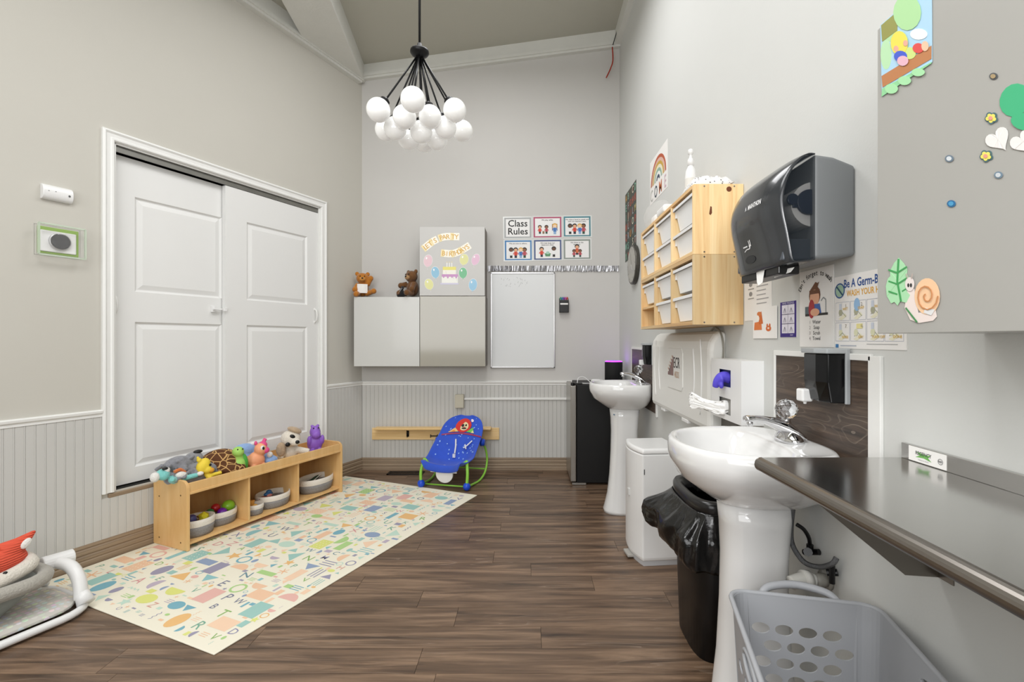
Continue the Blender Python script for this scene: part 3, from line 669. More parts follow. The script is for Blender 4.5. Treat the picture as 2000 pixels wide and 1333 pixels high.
# ------------------------------------------------------------------ toy shelf
sx0=-1.862; sx1=-.618; LEN=sx1-sx0; DP=.33; NB=.027; SH=.42
SZ=.0076
t=onL('toy_shelf','low birch plywood toy shelf with three cubbies and a plush toy tray on top','shelf',(sx0+sx1)/2,SZ,n=NB)
SX=(sx0+sx1)/2; hl=LEN/2
def sidep():
    pr=[(0,.0),(0,SH-.02),(-.02,SH)] ; 
    pr=[(0,0),(0,SH-.015),(-.006,SH-.004),(-.02,SH),(-DP+.05,SH)]+[(-DP+.05-.05*math.sin(a),SH-.05+.05*math.cos(a)) for a in [PI/12*k_ for k_ in range(1,7)]]+[(-DP,0)]
    return pr
for s_ in (-1,1):
    x_=s_*(hl-.009); MB().prism(sidep(),x_-.009,x_+.009).build('side_panel',M['birch'],t,bevel=.003)
MB().box(-hl+.018,hl-.018,-DP+.02,-.006,.028,.043).build('bottom_board',M['birch'],t,bevel=.002)
MB().box(-hl+.018,hl-.018,-DP+.012,-.006,.335,.350).build('tray_board',M['birch'],t,bevel=.002)
MB().box(-hl+.018,hl-.018,-DP+.006,-DP+.022,.342,.405).box(-hl+.018,hl-.018,-DP+.001,-DP+.014,.336,.352).build('front_rail',M['birch'],t,bevel=.003)
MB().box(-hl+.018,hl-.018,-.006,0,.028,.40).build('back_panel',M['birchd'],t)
for u in (489,585):
    xd=LW(u,664,NB+DP-.01)[0]-SX; MB().box(xd-.007,xd+.007,-DP+.02,-.006,.043,.335).build('divider',M['birch'],t,bevel=.002)
m=MB()
for yy in (-.06,-.27):
    for z in (.30 if yy>-.1 else .33,.045): m.cyl((-hl+.0005,yy,z),(-hl-.0006,yy,z),.005,seg=10)
m.build('screws',mat('bronze_screw','6b5530',.4,metal=.8),t)
def SP(u,v,n):   # world point over the shelf at offset n from the left wall
    x,z=LW(u,v,n); return LWp(x,n,z)
ZT=.3585
def plt(name,label,cat_,u,n,z=ZT,rot=0,group='soft toys in the shelf tray',sc=1.2):
    x=LW(u,664,n)[0]; t=thing(name,label,cat_,LWp(x,n,z),RL+rot,group); t.scale=(sc,sc,sc); return t
# teal plush dog lying on its side (left end)
t=plt('plush_puppy','teal and white plush puppy with orange scarf hanging over the left end of the shelf','soft toy',342,.21,z=ZT+.035,sc=1.0)
teal=plush('teal_knit','7fc9c4',.12); wh=plush('white_plush','e9e7e2',.06)
MB().sph((-.07,0,.075),(.04,.032,.034)).sph((0,-.02,.035),(.05,.035,.032)).tube([(.02,-.04,.03),(.09,-.075,.04)],[.018,.015],10).tube([(-.02,-.04,.03),(-.06,-.07,.05)],[.018,.014],10).sph((-.07,-.01,.07),.03).build('body',teal,t,remesh=.004)
MB().sph((-.115,-.005,.07),(.026,.024,.030)).sph((-.055,-.015,.098),(.018,.014,.02)).build('muzzle',wh,t,remesh=.004)
MB().sph((.1,-.08,.045),(.02,.016,.014)).build('paw',wh,t,smooth=True)
MB().sph((-.068,-.02,.112),(.017,.012,.008)).build('nose',M['black'],t,smooth=True)
MB().tube([(-.03,-.045,.085),(.005,-.04,.09),(.035,-.035,.065),(.04,-.04,.045)],.010,8,smooth=4).build('scarf',plush('orange_scarf','d8763a'),t)
MB().sph((.01,-.045,.055),(.035,.02,.022),rot=Matrix.Rotation(.3,3,'Y').to_quaternion()).build('belly',wh,t,smooth=True)
# grey shaggy plush
t=plt('shaggy_plush_dog','shaggy grey plush dog lying in the shelf tray behind the yellow giraffe','soft toy',362,.17,rot=.0)
gf=plush('grey_shaggy_fur','85868c',.35,1.0,70)
m=MB(); m.sph((.03,0,.045),(.13,.09,.05)).sph((-.02,.02,.115),(.07,.05,.04)).sph((.06,-.03,.07),(.08,.07,.04)); rg=random.Random(4)
for i in range(130):
    a=rg.uniform(-.1,.14); b=rg.uniform(-.09,.08); z=.05+.06*max(0,1-(a/.16)**2-(b/.11)**2)+(.035 if a<.04 and b>-.02 else 0); m.sph((a,b,z),(rg.uniform(.008,.015),rg.uniform(.006,.01),rg.uniform(.007,.012)),8,6)
m.build('body',gf,t,remesh=.0045)
MB().sph((.055,.02,.125),(.045,.04,.036)).build('snout',plush('grey_snout','8d8d90',.1),t,smooth=True)
MB().sph((.070,.008,.160),(.024,.016,.010)).build('nose',M['black'],t,smooth=True)
# yellow giraffe
t=plt('rubber_giraffe','small yellow toy giraffe drooping over the shelf rail','toy',397,.27,z=ZT)
yl=mat('yellow_knit','ecd040',.6,nscale=30,namt=.1,bump=.3,bscale=150)
MB().sph((0,0,.10),(.032,.028,.042),rot=Matrix.Rotation(.5,3,'Y').to_quaternion()).sph((.012,-.012,.078),(.024,.024,.022)).sph((-.022,0,.135),.012).tube([(-.022,0,.13),(-.03,0,.155)],[.008,.006],8).tube([(.01,0,.07),(.02,-.025,.03)],[.016,.014],10).tube([(.02,-.02,.045),(.075,-.035,.05)],[.012,.009],10).build('body',yl,t,remesh=.0035)
MB().sph((.020,-.027,.103),(.006,.004,.007)).build('eye',M['black'],t,smooth=True)
MB().sph((.024,-.030,.074),(.014,.010,.013)).build('muzzle',mat('orange_muzzle','e0a030',.6),t,smooth=True)
# giraffe-pattern cushion/plush
gm=bpy.data.materials.new('giraffe_fur'); gm.use_nodes=True; nt=gm.node_tree; b=nt.nodes['Principled BSDF']; b.inputs['Roughness'].default_value=.9
tc=nt.nodes.new('ShaderNodeTexCoord'); vo=nt.nodes.new('ShaderNodeTexVoronoi'); vo.feature='DISTANCE_TO_EDGE'; vo.inputs['Scale'].default_value=30; cr=nt.nodes.new('ShaderNodeValToRGB'); cr.color_ramp.elements[0].position=.03; cr.color_ramp.elements[0].color=(*lin('cfa56a'),1); cr.color_ramp.elements[1].position=.07; cr.color_ramp.elements[1].color=(*lin('5a3418'),1)
nt.links.new(tc.outputs['Object'],vo.inputs['Vector']); nt.links.new(vo.outputs['Distance'],cr.inputs[0]); nt.links.new(cr.outputs[0],b.inputs['Base Color'])
t=plt('plush_giraffe','curled brown plush giraffe with tan net pattern in the shelf tray','soft toy',430,.18,sc=1.4)
m=MB(); m.sph((0,0,.065),(.095,.075,.065)); m.sph((.05,-.03,.045),(.06,.05,.045)); m.tube([(-.04,-.05,.05),(.0,-.08,.04),(.06,-.08,.03)],[.028,.024],10,smooth=4); m.build('body',gm,t,remesh=.005)
# green dino
t=plt('green_dinosaur','small green rubber dinosaur standing at the middle of the shelf tray','toy',466,.26,rot=-.3,sc=1.35)
lg=mat('lime_rubber','a6d468',.5); dg=mat('green_rubber','4fae45',.5)
MB().sph((0,0,.045),(.032,.032,.05)).sph((-.005,-.008,.118),(.027,.03,.026)).cyl((0,0,.07),(-.004,-.005,.11),.024,.017).sph((-.015,-.03,.01),(.014,.018,.012)).sph((.02,-.03,.01),(.014,.018,.012)).build('body',lg,t,remesh=.0035)
MB().sph((.018,.012,.05),(.030,.030,.055)).sph((.015,.016,.10),(.014,.02,.03)).build('back_shell',dg,t,smooth=True)
MB().sph((-.014,-.030,.133),.0035).build('eye',M['black'],t,smooth=True); MB().sph((.008,-.033,.133),.0035).build('eye',M['black'],t,smooth=True)
# blue and white plush behind
t=plt('plush_elephant','pale blue and white plush toy lying behind the green dinosaur','soft toy',470,.13)
lb=plush('pale_blue_plush','8fb0e0',.08)
MB().sph((.02,0,.10),(.075,.045,.045)).sph((.0,-.01,.05),(.08,.05,.05)).tube([(.05,-.03,.08),(.12,-.03,.06)],[.02,.016],10).build('body',lb,t,remesh=.0045)
MB().sph((-.06,-.02,.098),(.035,.028,.034)).sph((-.085,-.02,.08),(.02,.02,.03)).build('head',wh,t,remesh=.004)
MB().sph((.075,-.01,.135),(.018,.012,.012)).build('tuft',wh,t,smooth=True)
# pink/orange pony
t=plt('pink_pony','pink and orange rubber pony with a big eye in the shelf tray','toy',504,.25,rot=-.25,sc=1.3)
pk=mat('pink_rubber','ec7a8e',.45,nscale=14,namt=.1); og=mat('orange_rubber','f2a77c',.45)
MB().sph((-.01,0,.05),(.045,.034,.048)).sph((.008,-.01,.108),(.032,.030,.034)).sph((-.03,-.02,.015),(.018,.02,.018)).sph((.02,-.02,.015),(.018,.02,.018)).sph((-.035,.01,.05),(.03,.03,.03)).build('body',og,t,remesh=.0035)
MB().sph((.030,-.018,.100),(.022,.022,.018)).sph((.022,-.005,.128),(.024,.022,.02)).tube([(.025,0,.14),(.04,0,.16)],[.009,.011],8).sph((-.012,0,.142),(.009,.008,.014)).build('mane',mat('hot_pink_rubber','e0508a',.45),t,remesh=.0035)
MB().sph((.008,-.036,.118),(.011,.006,.013)).build('eye',M['plw'],t,smooth=True); MB().sph((.010,-.042,.117),(.006,.004,.009)).build('pupil',M['black'],t,smooth=True)
# small blue plush
t=plt('small_blue_plush','small pale blue plush with a white face between the pony and the floppy eared dog','soft toy',527,.24)
MB().sph((0,0,.03),(.05,.035,.03)).sph((-.01,0,.055),(.03,.025,.025)).build('body',lb,t,remesh=.004); MB().sph((-.015,-.018,.07),(.018,.014,.018)).build('face',wh,t,smooth=True)
# dog
t=plt('plush_dog','cream plush dog with floppy tan ears and black eye patches, head tilted','soft toy',566,.20,rot=-.55,sc=1.3)
cr_=plush('cream_plush','ded6c8',.06); tn=plush('tan_speckled_plush','b49c80',.3)
MB().sph((0,0,.045),(.05,.045,.05)).sph((.0,-.03,.125),(.055,.05,.05)).sph((.018,-.075,.108),(.028,.02,.022)).tube([(.04,-.02,.05),(.10,-.04,.035)],[.02,.018],10).tube([(-.04,-.02,.05),(-.06,-.05,.02)],[.02,.018],10).build('body',cr_,t,remesh=.0045)
MB().sph((.02,-.035,.172),(.042,.038,.018),rot=Matrix.Rotation(.4,3,'Y').to_quaternion()).build('ear',tn,t,smooth=True)
MB().sph((-.055,-.055,.07),(.026,.018,.042)).build('ear',tn,t,smooth=True)
MB().sph((.026,-.092,.110),(.012,.008,.011)).build('nose',M['black'],t,smooth=True)
MB().sph((.003,-.074,.142),(.016,.008,.011),rot=Matrix.Rotation(.6,3,'Y').to_quaternion()).build('eye',M['black'],t,smooth=True)
MB().sph((-.022,-.074,.098),(.013,.008,.013)).build('eye',M['black'],t,smooth=True)
# purple hippo
t=plt('purple_hippo','purple rubber hippo sitting at the right end of the shelf tray','toy',615,.22,rot=-.5,sc=1.4)
pu=mat('purple_rubber','8f60c4',.4)
MB().sph((0,0,.055),(.043,.038,.055)).sph((0,-.005,.120),(.030,.028,.036)).sph((0,-.028,.108),(.026,.022,.024)).sph((-.016,-.002,.155),.009).sph((.016,-.002,.155),.009).sph((-.036,-.02,.075),(.012,.014,.028)).sph((.036,-.02,.075),(.012,.014,.028)).sph((-.024,-.035,.014),(.016,.02,.014)).sph((.024,-.035,.014),(.016,.02,.014)).build('body',pu,t,remesh=.0035)
for a in (-1,1): MB().sph((a*.014,-.026,.146),.004).build('eye',M['black'],t,smooth=True)

# rope baskets
def rope_basket(u,n,rx,ry,h,label):
    x=LW(u,664,n)[0]
    t=thing('rope_basket',label,'basket',LWp(x,n,.0512),RL,'rope baskets in the toy shelf')
    h*=.84; hb=h*.62
    MB().loft([[((rx*(.90+.10*min(1,z/hb)))*math.cos(a),(ry*(.90+.10*min(1,z/hb)))*math.sin(a),z) for a in [2*PI*k_/36 for k_ in range(36)]] for z in (0,hb*.3,hb*.6,hb)]+[[((rx-.008)*.9*math.cos(a),(ry-.008)*.9*math.sin(a),z) for a in [2*PI*k_/36 for k_ in range(36)]] for z in (hb*.9,.008)]).build('basket_body',M['rope'],t,smooth=True)
    MB().loft([[((rx-o_)*math.cos(a),(ry-o_)*math.sin(a),z) for a in [2*PI*k_/36 for k_ in range(36)]] for o_,z in ((0,hb-.002),(-.002,h*.8),(0,h),(.006,h),(.008,h*.7),(.008,hb-.006))],False,False).build('rim_band',M['ropew'],t,smooth=True)
    return t
def xy(u,n): return LW(u,664,n)[0]
nF=NB+DP
rope_basket(385,nF-.12,.10,.085,.125,'grey and white rope basket in the left cubby nearest the end panel')
rope_basket(431,nF-.16,.10,.08,.105,'grey and white rope basket of balls at the back of the left cubby')
rope_basket(497,nF-.10,.058,.055,.085,'small rope basket by the divider in the middle cubby')
rope_basket(533,nF-.145,.125,.10,.11,'wide oval rope basket in the middle cubby')
rope_basket(617,nF-.14,.155,.10,.13,'wide oval rope basket in the right cubby')
def ball(u,v,n,r,c,label,knob=False):
    x,z=LW(u,v,n); t=thing('toy_ball',label,'ball',LWp(x,n,z+SZ+.004),RL,'toy balls in the baskets')
    m=MB()
    if knob:
        bm=bmesh.new(); bmesh.ops.create_icosphere(bm,subdivisions=1,radius=r); m._a([tuple(v.co) for v in bm.verts],[tuple(q.index for q in f.verts) for f in bm.faces]); bm.free()
    else: m.sph((0,0,0),r,20,14)
    m.build('ball',mat('ball_'+c,c,.3,coat=.3),t,smooth=not knob)
ball(398,1014,nF-.12,.036,'d8cc30','yellow faceted ball in the basket by the end panel',True)
ball(374,1019,nF-.10,.030,'3c3a6a','dark indigo ball in the basket by the end panel')
ball(386,1019,nF-.14,.024,'6a3f22','brown ball between the yellow and indigo balls')
ball(410,1006,nF-.17,.027,'2f7a4a','dark green ball at the left of the second basket')
ball(421,996,nF-.20,.028,'b8242a','red ball at the back of the second basket')
ball(434,1005,nF-.15,.031,'7a28b8','purple ball at the front of the second basket')
ball(446,992,nF-.17,.040,'8cc832','large lime green ball on top of the second basket')
def toyblock(name,u,v,n,label,parts):
    x,z=LW(u,v,n); t=thing(name,label,'toy',LWp(x,n,z),RL,'small toys in the baskets'); 
    for nm,mb,mt in parts: mb.build(nm,mt,t,smooth=True,bevel=.002)
toyblock('toy_block',491,984,nF-.10,'orange toy piece sticking up in the small basket',[('piece',MB().cyl((0,0,-.03),(0,0,.02),.016,.022,10),mat('amber_toy','c88a3a',.5))])
toyblock('toy_block',497,989,nF-.085,'tan toy piece leaning in the small basket',[('piece',MB().sph((0,0,0),(.022,.018,.014)),mat('tan_toy','d0a050',.5))])
toyblock('toy_car',524,965,nF-.14,'blue and pink toy car in the middle basket',[('body',MB().sph((0,0,.0),(.035,.022,.016)).sph((.005,0,.014),(.02,.018,.014)),mat('blue_toy','2d5f8c',.4)),('nose',MB().sph((-.005,-.018,-.008),(.022,.014,.012)),mat('rose_toy','c07a70',.4))])
toyblock('toy_truck',513,974,nF-.13,'red toy truck lying in the middle basket',[('body',MB().sph((0,0,0),(.03,.02,.012)),mat('red_toy','9c4a38',.4))])
toyblock('plush_penguin',616,946,nF-.15,'white toy with small black eyes in the right basket',[('body',MB().sph((0,0,0),(.05,.03,.026)),wh),('eye',MB().sph((-.03,-.03,.006),.005).sph((-.012,-.033,-.002),.004),M['black'])])
toyblock('toy_paddle',612,938,nF-.19,'dark green toy paddle leaning across the right basket',[('blade',MB().sph((0,0,0),(.07,.016,.018),rot=Matrix.Rotation(-.35,3,'Y').to_quaternion()),mat('dark_green_toy','2d4a3c',.5)),('edge',MB().tube([(-.06,-.014,-.02),(0,-.018,.006),(.065,-.014,.034)],.004,6,smooth=4),M['plw'])])
toyblock('toy_block',597,948,nF-.13,'dark green toy lump at the left of the right basket',[('piece',MB().sph((0,0,0),(.03,.025,.02)),mat('forest_toy','355a40',.6))])

# ------------------------------------------------------------------ blue infant rocker
t=thing('infant_rocker','blue infant rocker seat with green tube frame standing at the mat corner','rocker',(-.665,4.345,0),R(-13))
W2=.208
for s_ in (-1,1):
    m=MB(); m.tube([(s_*W2,-.24,.035),(s_*(W2+.005),-.10,.016),(s_*(W2+.02),.05,.013),(s_*(W2+.03),.17,.06),(s_*(W2+.03),.225,.16),(s_*(W2+.02),.20,.27),(s_*(W2),.14,.33)],.010,10,smooth=6)
    m.build('rocker_rail',M['green'],t,smooth=True)
    MB().tube([(s_*W2,-.24,.04),(s_*(W2+.005),-.235,.14),(s_*(W2-.015),-.20,.245)],.013,10,smooth=4).tube([(s_*(W2-.015),-.20,.245),(s_*(W2-.05),-.205,.215)],.008,8).build('leg',M['green'],t,smooth=True)
    b_=MB().sph((s_*W2,-.24,.036),(.032,.032,.034)).build('foot_ball',M['blue'],t,smooth=True)
    MB().cyl((s_*(W2-.005),.15,.33),(s_*(W2+.03),.15,.33),.036,.03,18).build('hinge',M['blue'],t,smooth=True)
MB().cyl((-W2,-.20,.022),(W2,-.20,.022),.007,seg=8).build('front_crossbar',M['green'],t,smooth=True)
MB().cyl((-W2-.03,.19,.075),(W2+.03,.19,.075),.007,seg=8).build('rear_crossbar',M['green'],t,smooth=True)
# fabric shell
SV=[(0,-.250,.140,.150),(.08,-.252,.205,.178),(.22,-.15,.170,.205),(.36,-.03,.185,.220),(.50,.05,.285,.217),(.66,.10,.38,.212),(.80,.14,.46,.200),(.90,.17,.52,.165),(.96,.183,.55,.115),(1,.19,.566,.05)]
def Sv(v):
    for a,b in zip(SV,SV[1:]):
        if v<=b[0]: q=(v-a[0])/(b[0]-a[0]); return [a[i]+(b[i]-a[i])*q for i in (1,2,3)]
    return SV[-1][1:]
def Sf(a,v,off=0):   # a in -1..1, v in 0..1
    y_,z_,hw_=Sv(v); curl=.085*(abs(a)**2.4)*(1-.55*v)*(.4+1.2*math.sin(PI*min(1,v*1.3+.1)) if v<.8 else .5)
    return (a*hw_+.055*v*v,y_-curl*.75-off,z_+curl*.55+off*.45)
m=MB(); nA,nV=17,25
m.loft([[Sf(-1+2*i/(nA-1),k_/(nV-1)) for i in range(nA)] for k_ in range(nV)],False,False,False)
fab=m.build('seat_fabric',M['bluef'],t,smooth=True,solid=.016,subsurf=1)
p=Pr(lambda x,y,L:Sf(x,y,.012+.0008*L))
def sq(cx,cy,w_,h_,c,L,n=14): p.ell(cx,cy,w_,h_,c,L,n=n)
for i in range(14):
    a=-.85+1.7*i/13
    p.poly([(a,.64+.06*(1-a*a)),(a+.131,.64+.06*(1-(a+.131)**2)),(a+.131,.662+.06*(1-(a+.131)**2)),(a,.662+.06*(1-a*a))],'9c2f5a',1)
sq(.02,.83,.40,.105,'d42a1c',2); sq(.05,.815,.22,.062,'e8d8a8',3); sq(-.02,.825,.07,.022,'1c1c1c',4); sq(.14,.83,.05,.016,'3a2a1c',4); sq(.07,.785,.12,.014,'2b1a12',4); sq(.06,.80,.04,.01,'c05a5a',5)
p.poly([(-.62,.715),(-.15,.735),(-.36,.79)],'eac070',3); p.poly([(.22,.735),(.60,.715),(.5,.80)],'6fc24a',3); p.poly([(-.5,.72),(-.28,.73),(-.38,.76)],'e88a2a',4); p.poly([(.45,.72),(.60,.715),(.52,.76)],'e6d8a0',4)
sq(.46,.90,.08,.024,'f4e6ea',3)
p.build('lion_print',t); p=Pr(lambda x,y,L:Sf(x,y,.012+.0008*L))
rg=random.Random(2)
for i in range(60):
    a=rg.uniform(-.85,.85); v=rg.uniform(.35,.96)
    if abs(a)<.5 and v>.70: continue
    sq(a,v,.028,.009,'8fb4f0',1,6)
tag(p.build('star_print',t),kind='stuff')
MB().tube([Sf(-.15,.62,.02),Sf(-.05,.52,.03),Sf(.0,.44,.03)],.007,8).box(*[q for c in [Sf(.0,.42,.03)] for q in (c[0]-.012,c[0]+.012,c[1]-.01,c[1]+.006,c[2]-.02,c[2]+.012)]).build('strap',M['plw'],t)
MB().tube([Sf(.62,.60,.02),Sf(.45,.53,.03),Sf(.32,.50,.03)],.006,8).tube([Sf(.36,.545,.035),Sf(.46,.485,.035)],.006,8).build('strap',M['plw'],t)
MB().cyl((0,-.232,.125),(0,-.212,.127),.078,.078,28).build('vibration_unit',M['plw'],t,bevel=.004)
for s_ in (-1,1): MB().box(s_*.10-.02,s_*.10+.02,-.247,-.238,.142,.156).build('clip',M['plw'],t,bevel=.003)

# ------------------------------------------------------------------ fox baby seat at the left edge (wall frame)
t=onL('baby_seat','white framed baby floor seat with grey pad at the left edge of the view','baby seat',-2.78,.0076,n=.37)
def rr(hx,hy,r,z,n=5,cx=0,cy=0):
    o=[]
    for sx_,sy_,a0 in ((1,1,0),(-1,1,PI/2),(-1,-1,PI),(1,-1,1.5*PI)):
        for k_ in range(n+1):
            a=a0+PI/2*k_/n; o.append((cx+sx_*(hx-r)+r*math.cos(a),cy+sy_*(hy-r)+r*math.sin(a),z))
    return o
MB().tube(rr(.36,.235,.13,.018,6),.017,10,closed=True).build('base_ring',M['plw'],t,smooth=True)
MB().tube([(.33,-.17,.05),(.335,-.14,.13),(.33,-.08,.185),(.31,.0,.20)],.027,12,smooth=6).tube([(.33,.17,.05),(.335,.14,.13),(.33,.08,.185),(.31,.0,.20)],.022,12,smooth=6).build('arch',M['plw'],t,smooth=True)
MB().cyl((.335,-.20,.035),(.335,-.15,.085),.034,.026,16).build('joint',M['plw'],t,smooth=True)
MB().cyl((.26,.01,.205),(.375,.0,.205),.036,.034,18).build('hub',M['plw'],t,bevel=.006)
pm=bpy.data.materials.new('dotted_pad_fabric'); pm.use_nodes=True; nt=pm.node_tree; b=nt.nodes['Principled BSDF']; b.inputs['Roughness'].default_value=.9
tc=nt.nodes.new('ShaderNodeTexCoord'); vo=nt.nodes.new('ShaderNodeTexVoronoi'); vo.inputs['Scale'].default_value=38; vo.inputs['Randomness'].default_value=.35; cr=nt.nodes.new('ShaderNodeValToRGB'); cr.color_ramp.elements[0].position=.36; cr.color_ramp.elements[0].color=(1,1,1,1); cr.color_ramp.elements[1].position=.42; cr.color_ramp.elements[1].color=(0,0,0,1)
mx=nt.nodes.new('ShaderNodeMix'); mx.data_type='RGBA'; mx.inputs[6].default_value=(*lin('c9c6be'),1); hs=nt.nodes.new('ShaderNodeMix'); hs.data_type='RGBA'; hs.inputs[0].default_value=.22; hs.inputs[6].default_value=(*lin('dedbd3'),1)
nt.links.new(tc.outputs['Object'],vo.inputs['Vector']); nt.links.new(vo.outputs['Distance'],cr.inputs[0]); nt.links.new(vo.outputs['Color'],hs.inputs[7]); nt.links.new(cr.outputs[0],mx.inputs[0]); nt.links.new(hs.outputs[2],mx.inputs[7]); nt.links.new(mx.outputs[2],b.inputs['Base Color'])
MB().loft([rr(.335,.205,.12,.03),rr(.335,.205,.12,.045),rr(.31,.18,.11,.055)]).build('foot_pad',pm,t,bevel=.004)
gp=plush('grey_seat_pile','a9a59c',.12); 
m=MB(); m.loft([rr(.10,.08,.05,.04,5,-.02,0),rr(.16,.12,.08,.10,5,-.02,0),rr(.22,.17,.10,.17,5,-.02,0),rr(.24,.185,.11,.20,5,-.02,0),rr(.22,.16,.10,.215,5,-.02,0),rr(.15,.10,.06,.15,5,-.02,0)]); m.build('seat_shell',mat('grey_seat_fabric','8f938f',.8,bump=.3),t,smooth=True)
MB().tube(rr(.25,.19,.11,.205,5,-.02,0),.030,10,closed=True).build('rolled_edge',gp,t,smooth=True)
t=onL('plush_fox','coral red corduroy plush fox resting in the baby seat','soft toy',-2.66,.245,n=.42)
fx=bpy.data.materials.new('coral_corduroy'); fx.use_nodes=True; nt=fx.node_tree; b=nt.nodes['Principled BSDF']; b.inputs['Roughness'].default_value=.85; b.inputs['Base Color'].default_value=(*lin('e0583f'),1)
wv=nt.nodes.new('ShaderNodeTexWave'); wv.bands_direction='Z'; wv.inputs['Scale'].default_value=34; wv.inputs['Distortion'].default_value=1; tc=nt.nodes.new('ShaderNodeTexCoord'); bp=nt.nodes.new('ShaderNodeBump'); bp.inputs['Distance'].default_value=.004; nt.links.new(tc.outputs['Object'],wv.inputs['Vector']); nt.links.new(wv.outputs['Fac'],bp.inputs['Height']); nt.links.new(bp.outputs[0],b.inputs['Normal'])
MB().sph((-.08,0,.065),(.15,.085,.060)).tube([(.0,-.005,.095),(.040,-.015,.125),(.085,-.025,.165)],[.055,.006],14).tube([(-.16,-.005,.095),(-.2,-.015,.125),(-.245,-.025,.165)],[.055,.006],14).build('head',fx,t,remesh=.005)
MB().sph((.046,-.046,.125),(.016,.008,.024),rot=Matrix.Rotation(.6,3,'Y').to_quaternion()).build('inner_ear',wh,t,smooth=True)
MB().tube([(-.22,-.06,.005),(-.08,-.095,.01),(.05,-.06,.03),(.06,.02,.045)],.030,12,smooth=5).build('white_cheek',plush('cream_fleece','d9d3c8',.08),t,smooth=True)
MB().sph((-.04,-.10,.04),.008).sph((-.12,-.10,.04),.008).build('eyes',M['black'],t,smooth=True)

# ------------------------------------------------------------------ right wall: posters etc
def poster(name,label,u0,u1,z0,z1,draw,base='paper',tilt=0,group=None,cat_='poster',n=0):
    xa=RW(u0,664,n)[0]; xb=RW(u1,664,n)[0]
    t=onR(name,label,cat_,(xa+xb)/2,(z0+z1)/2,group,n=n); hw=(xb-xa)/2; hh=(z1-z0)/2
    MB().box(-hw,hw,-.0015,0,-hh,hh).build('sheet',M[base],t)
    p=Pr(flaty(-.0016,.0003)); draw(p,hw,hh); p.build('print',t); return t
def dabc(p,w_,h_):
    p.rect(-w_,w_,-h_,h_,'3b443c',1); rg=random.Random(8); cs=['e8e0c8','7fc0a8','d8a040','b8503a','c8b070','a0b8c0']
    L=['AB CD','EFGHK','IJ LM','NL OP','QRUVT','WS ST','XYZ O']
    for i,l in enumerate(L):
        for j,ch in enumerate(l):
            p.ell(-w_+(j+.5)*2*w_/5,h_-(i+.5)*2*h_/7,w_/5.4,h_/8.5,rg.choice(['5b3a30','4a4a34','35504a','6a4030','2e3a34']),2,n=8)
            p.text(ch,-w_+(j+.5)*2*w_/5,h_-(i+.5)*2*h_/7-.03,.085,rg.choice(cs),3,bold=.01)
poster('alphabet_poster','dark chalkboard style alphabet poster near the far corner of the right wall','x' and 1221.6,1243.5,1.99,2.61,dabc)
def drain(p,w_,h_):
    y0=-.035
    for i,c in enumerate(['b8542f','d9b0a0','c9a23a','e8e0c8','8fb0a0','eeeeea','2f4058']):
        p.arc(0,y0,w_*.88-i*w_*.115,w_*.10,0,PI,c,1,n=24,ry=.165-i*.0215)
    for i,(c,col) in enumerate(zip('COME',['b9b8b2','2f3a4a','c96a30','d0b4be'])): p.text(c,(-.78+i*.52)*w_,-h_*.90,.118,col,2,bold=.012,sx=.85)
poster('rainbow_poster','white rainbow poster reading come above the wall drawers',1270,1304,2.262,2.575,drain)
def dtxt(p,w_,h_):
    rg=random.Random(3)
    for i in range(14):
        y=h_*.85-i*h_*.11
        if i in (4,8): continue
        p.line([(w_*-.05,y),(w_*(.55+rg.random()*.25),y)],.004,'a5a5a8')
    for y in (.8,.35,-.05,-.3): p.ell(-w_*.5,h_*y,w_*.13,h_*.06,'8f8f90'); p.line([(-w_*.7,h_*(y-.12)),(-w_*.25,h_*(y-.12))],.004,'9a9a9a')
poster('notice_sheet','white printed notice sheet beside the wall drawers under the towel dispenser',1455,1508,1.355,1.66,dtxt)
def dfox(p,w_,h_):
    p.poly([(-w_*.9,-h_*.45),(-w_*.2,-h_*.45),(-w_*.25,h_*.1),(-w_*.85,h_*.05)],'d9793f'); p.poly([(-w_*.45,-h_*.1),(-w_*.1,-h_*.05),(-w_*.25,h_*.75),(-w_*.5,h_*.6)],'c9662f'); p.ell(-w_*.45,h_*.6,w_*.18,h_*.14,'d07a45'); p.ell(-w_*.55,h_*.3,w_*.14,h_*.2,'f1ece4',2)
    p.ell(w_*.35,-h_*.38,w_*.22,h_*.18,'cf6a35'); p.ell(w_*.35,-h_*.36,w_*.08,h_*.06,'f0d8c8',2); p.ell(w_*.25,-h_*.2,.006,.008,'cf6a35'); p.ell(w_*.45,-h_*.2,.006,.008,'cf6a35')
poster('fox_card','white picture card with orange foxes below the notice sheet',1471.5,1518,1.283,1.402,dfox,n=.003)
def dpur(p,w_,h_):
    p.rect(-w_,w_,-h_,h_,'33207a',1); p.rect(-w_*.78,w_*.78,-h_*.78,h_*.82,'e6e3ee',2)
    for i in (1,2): p.line([(-w_*.78,h_*.82-i*h_*.533),(w_*.78,h_*.82-i*h_*.533)],.002,'2a2250',3)
    p.line([(0,-h_*.78),(0,h_*.82)],.0015,'555070',3)
    for i in range(3):
        for s_ in (-.4,.4):
            y=h_*(.55-i*.533)
            for q in range(4): p.line([(s_*w_,y+.006),(s_*w_+(q-1.5)*.008,y-.012)],.0012,'7a7688',4)
    p.text('HAND MASSAGE',0,h_*.86,.010,'dcd8ee',3); p.text('chart',w_*.45,-h_*.92,.009,'dcd8ee',3)
poster('purple_card','narrow purple bordered instruction card with six small panels',1525,1556.5,1.287,1.41,dpur)
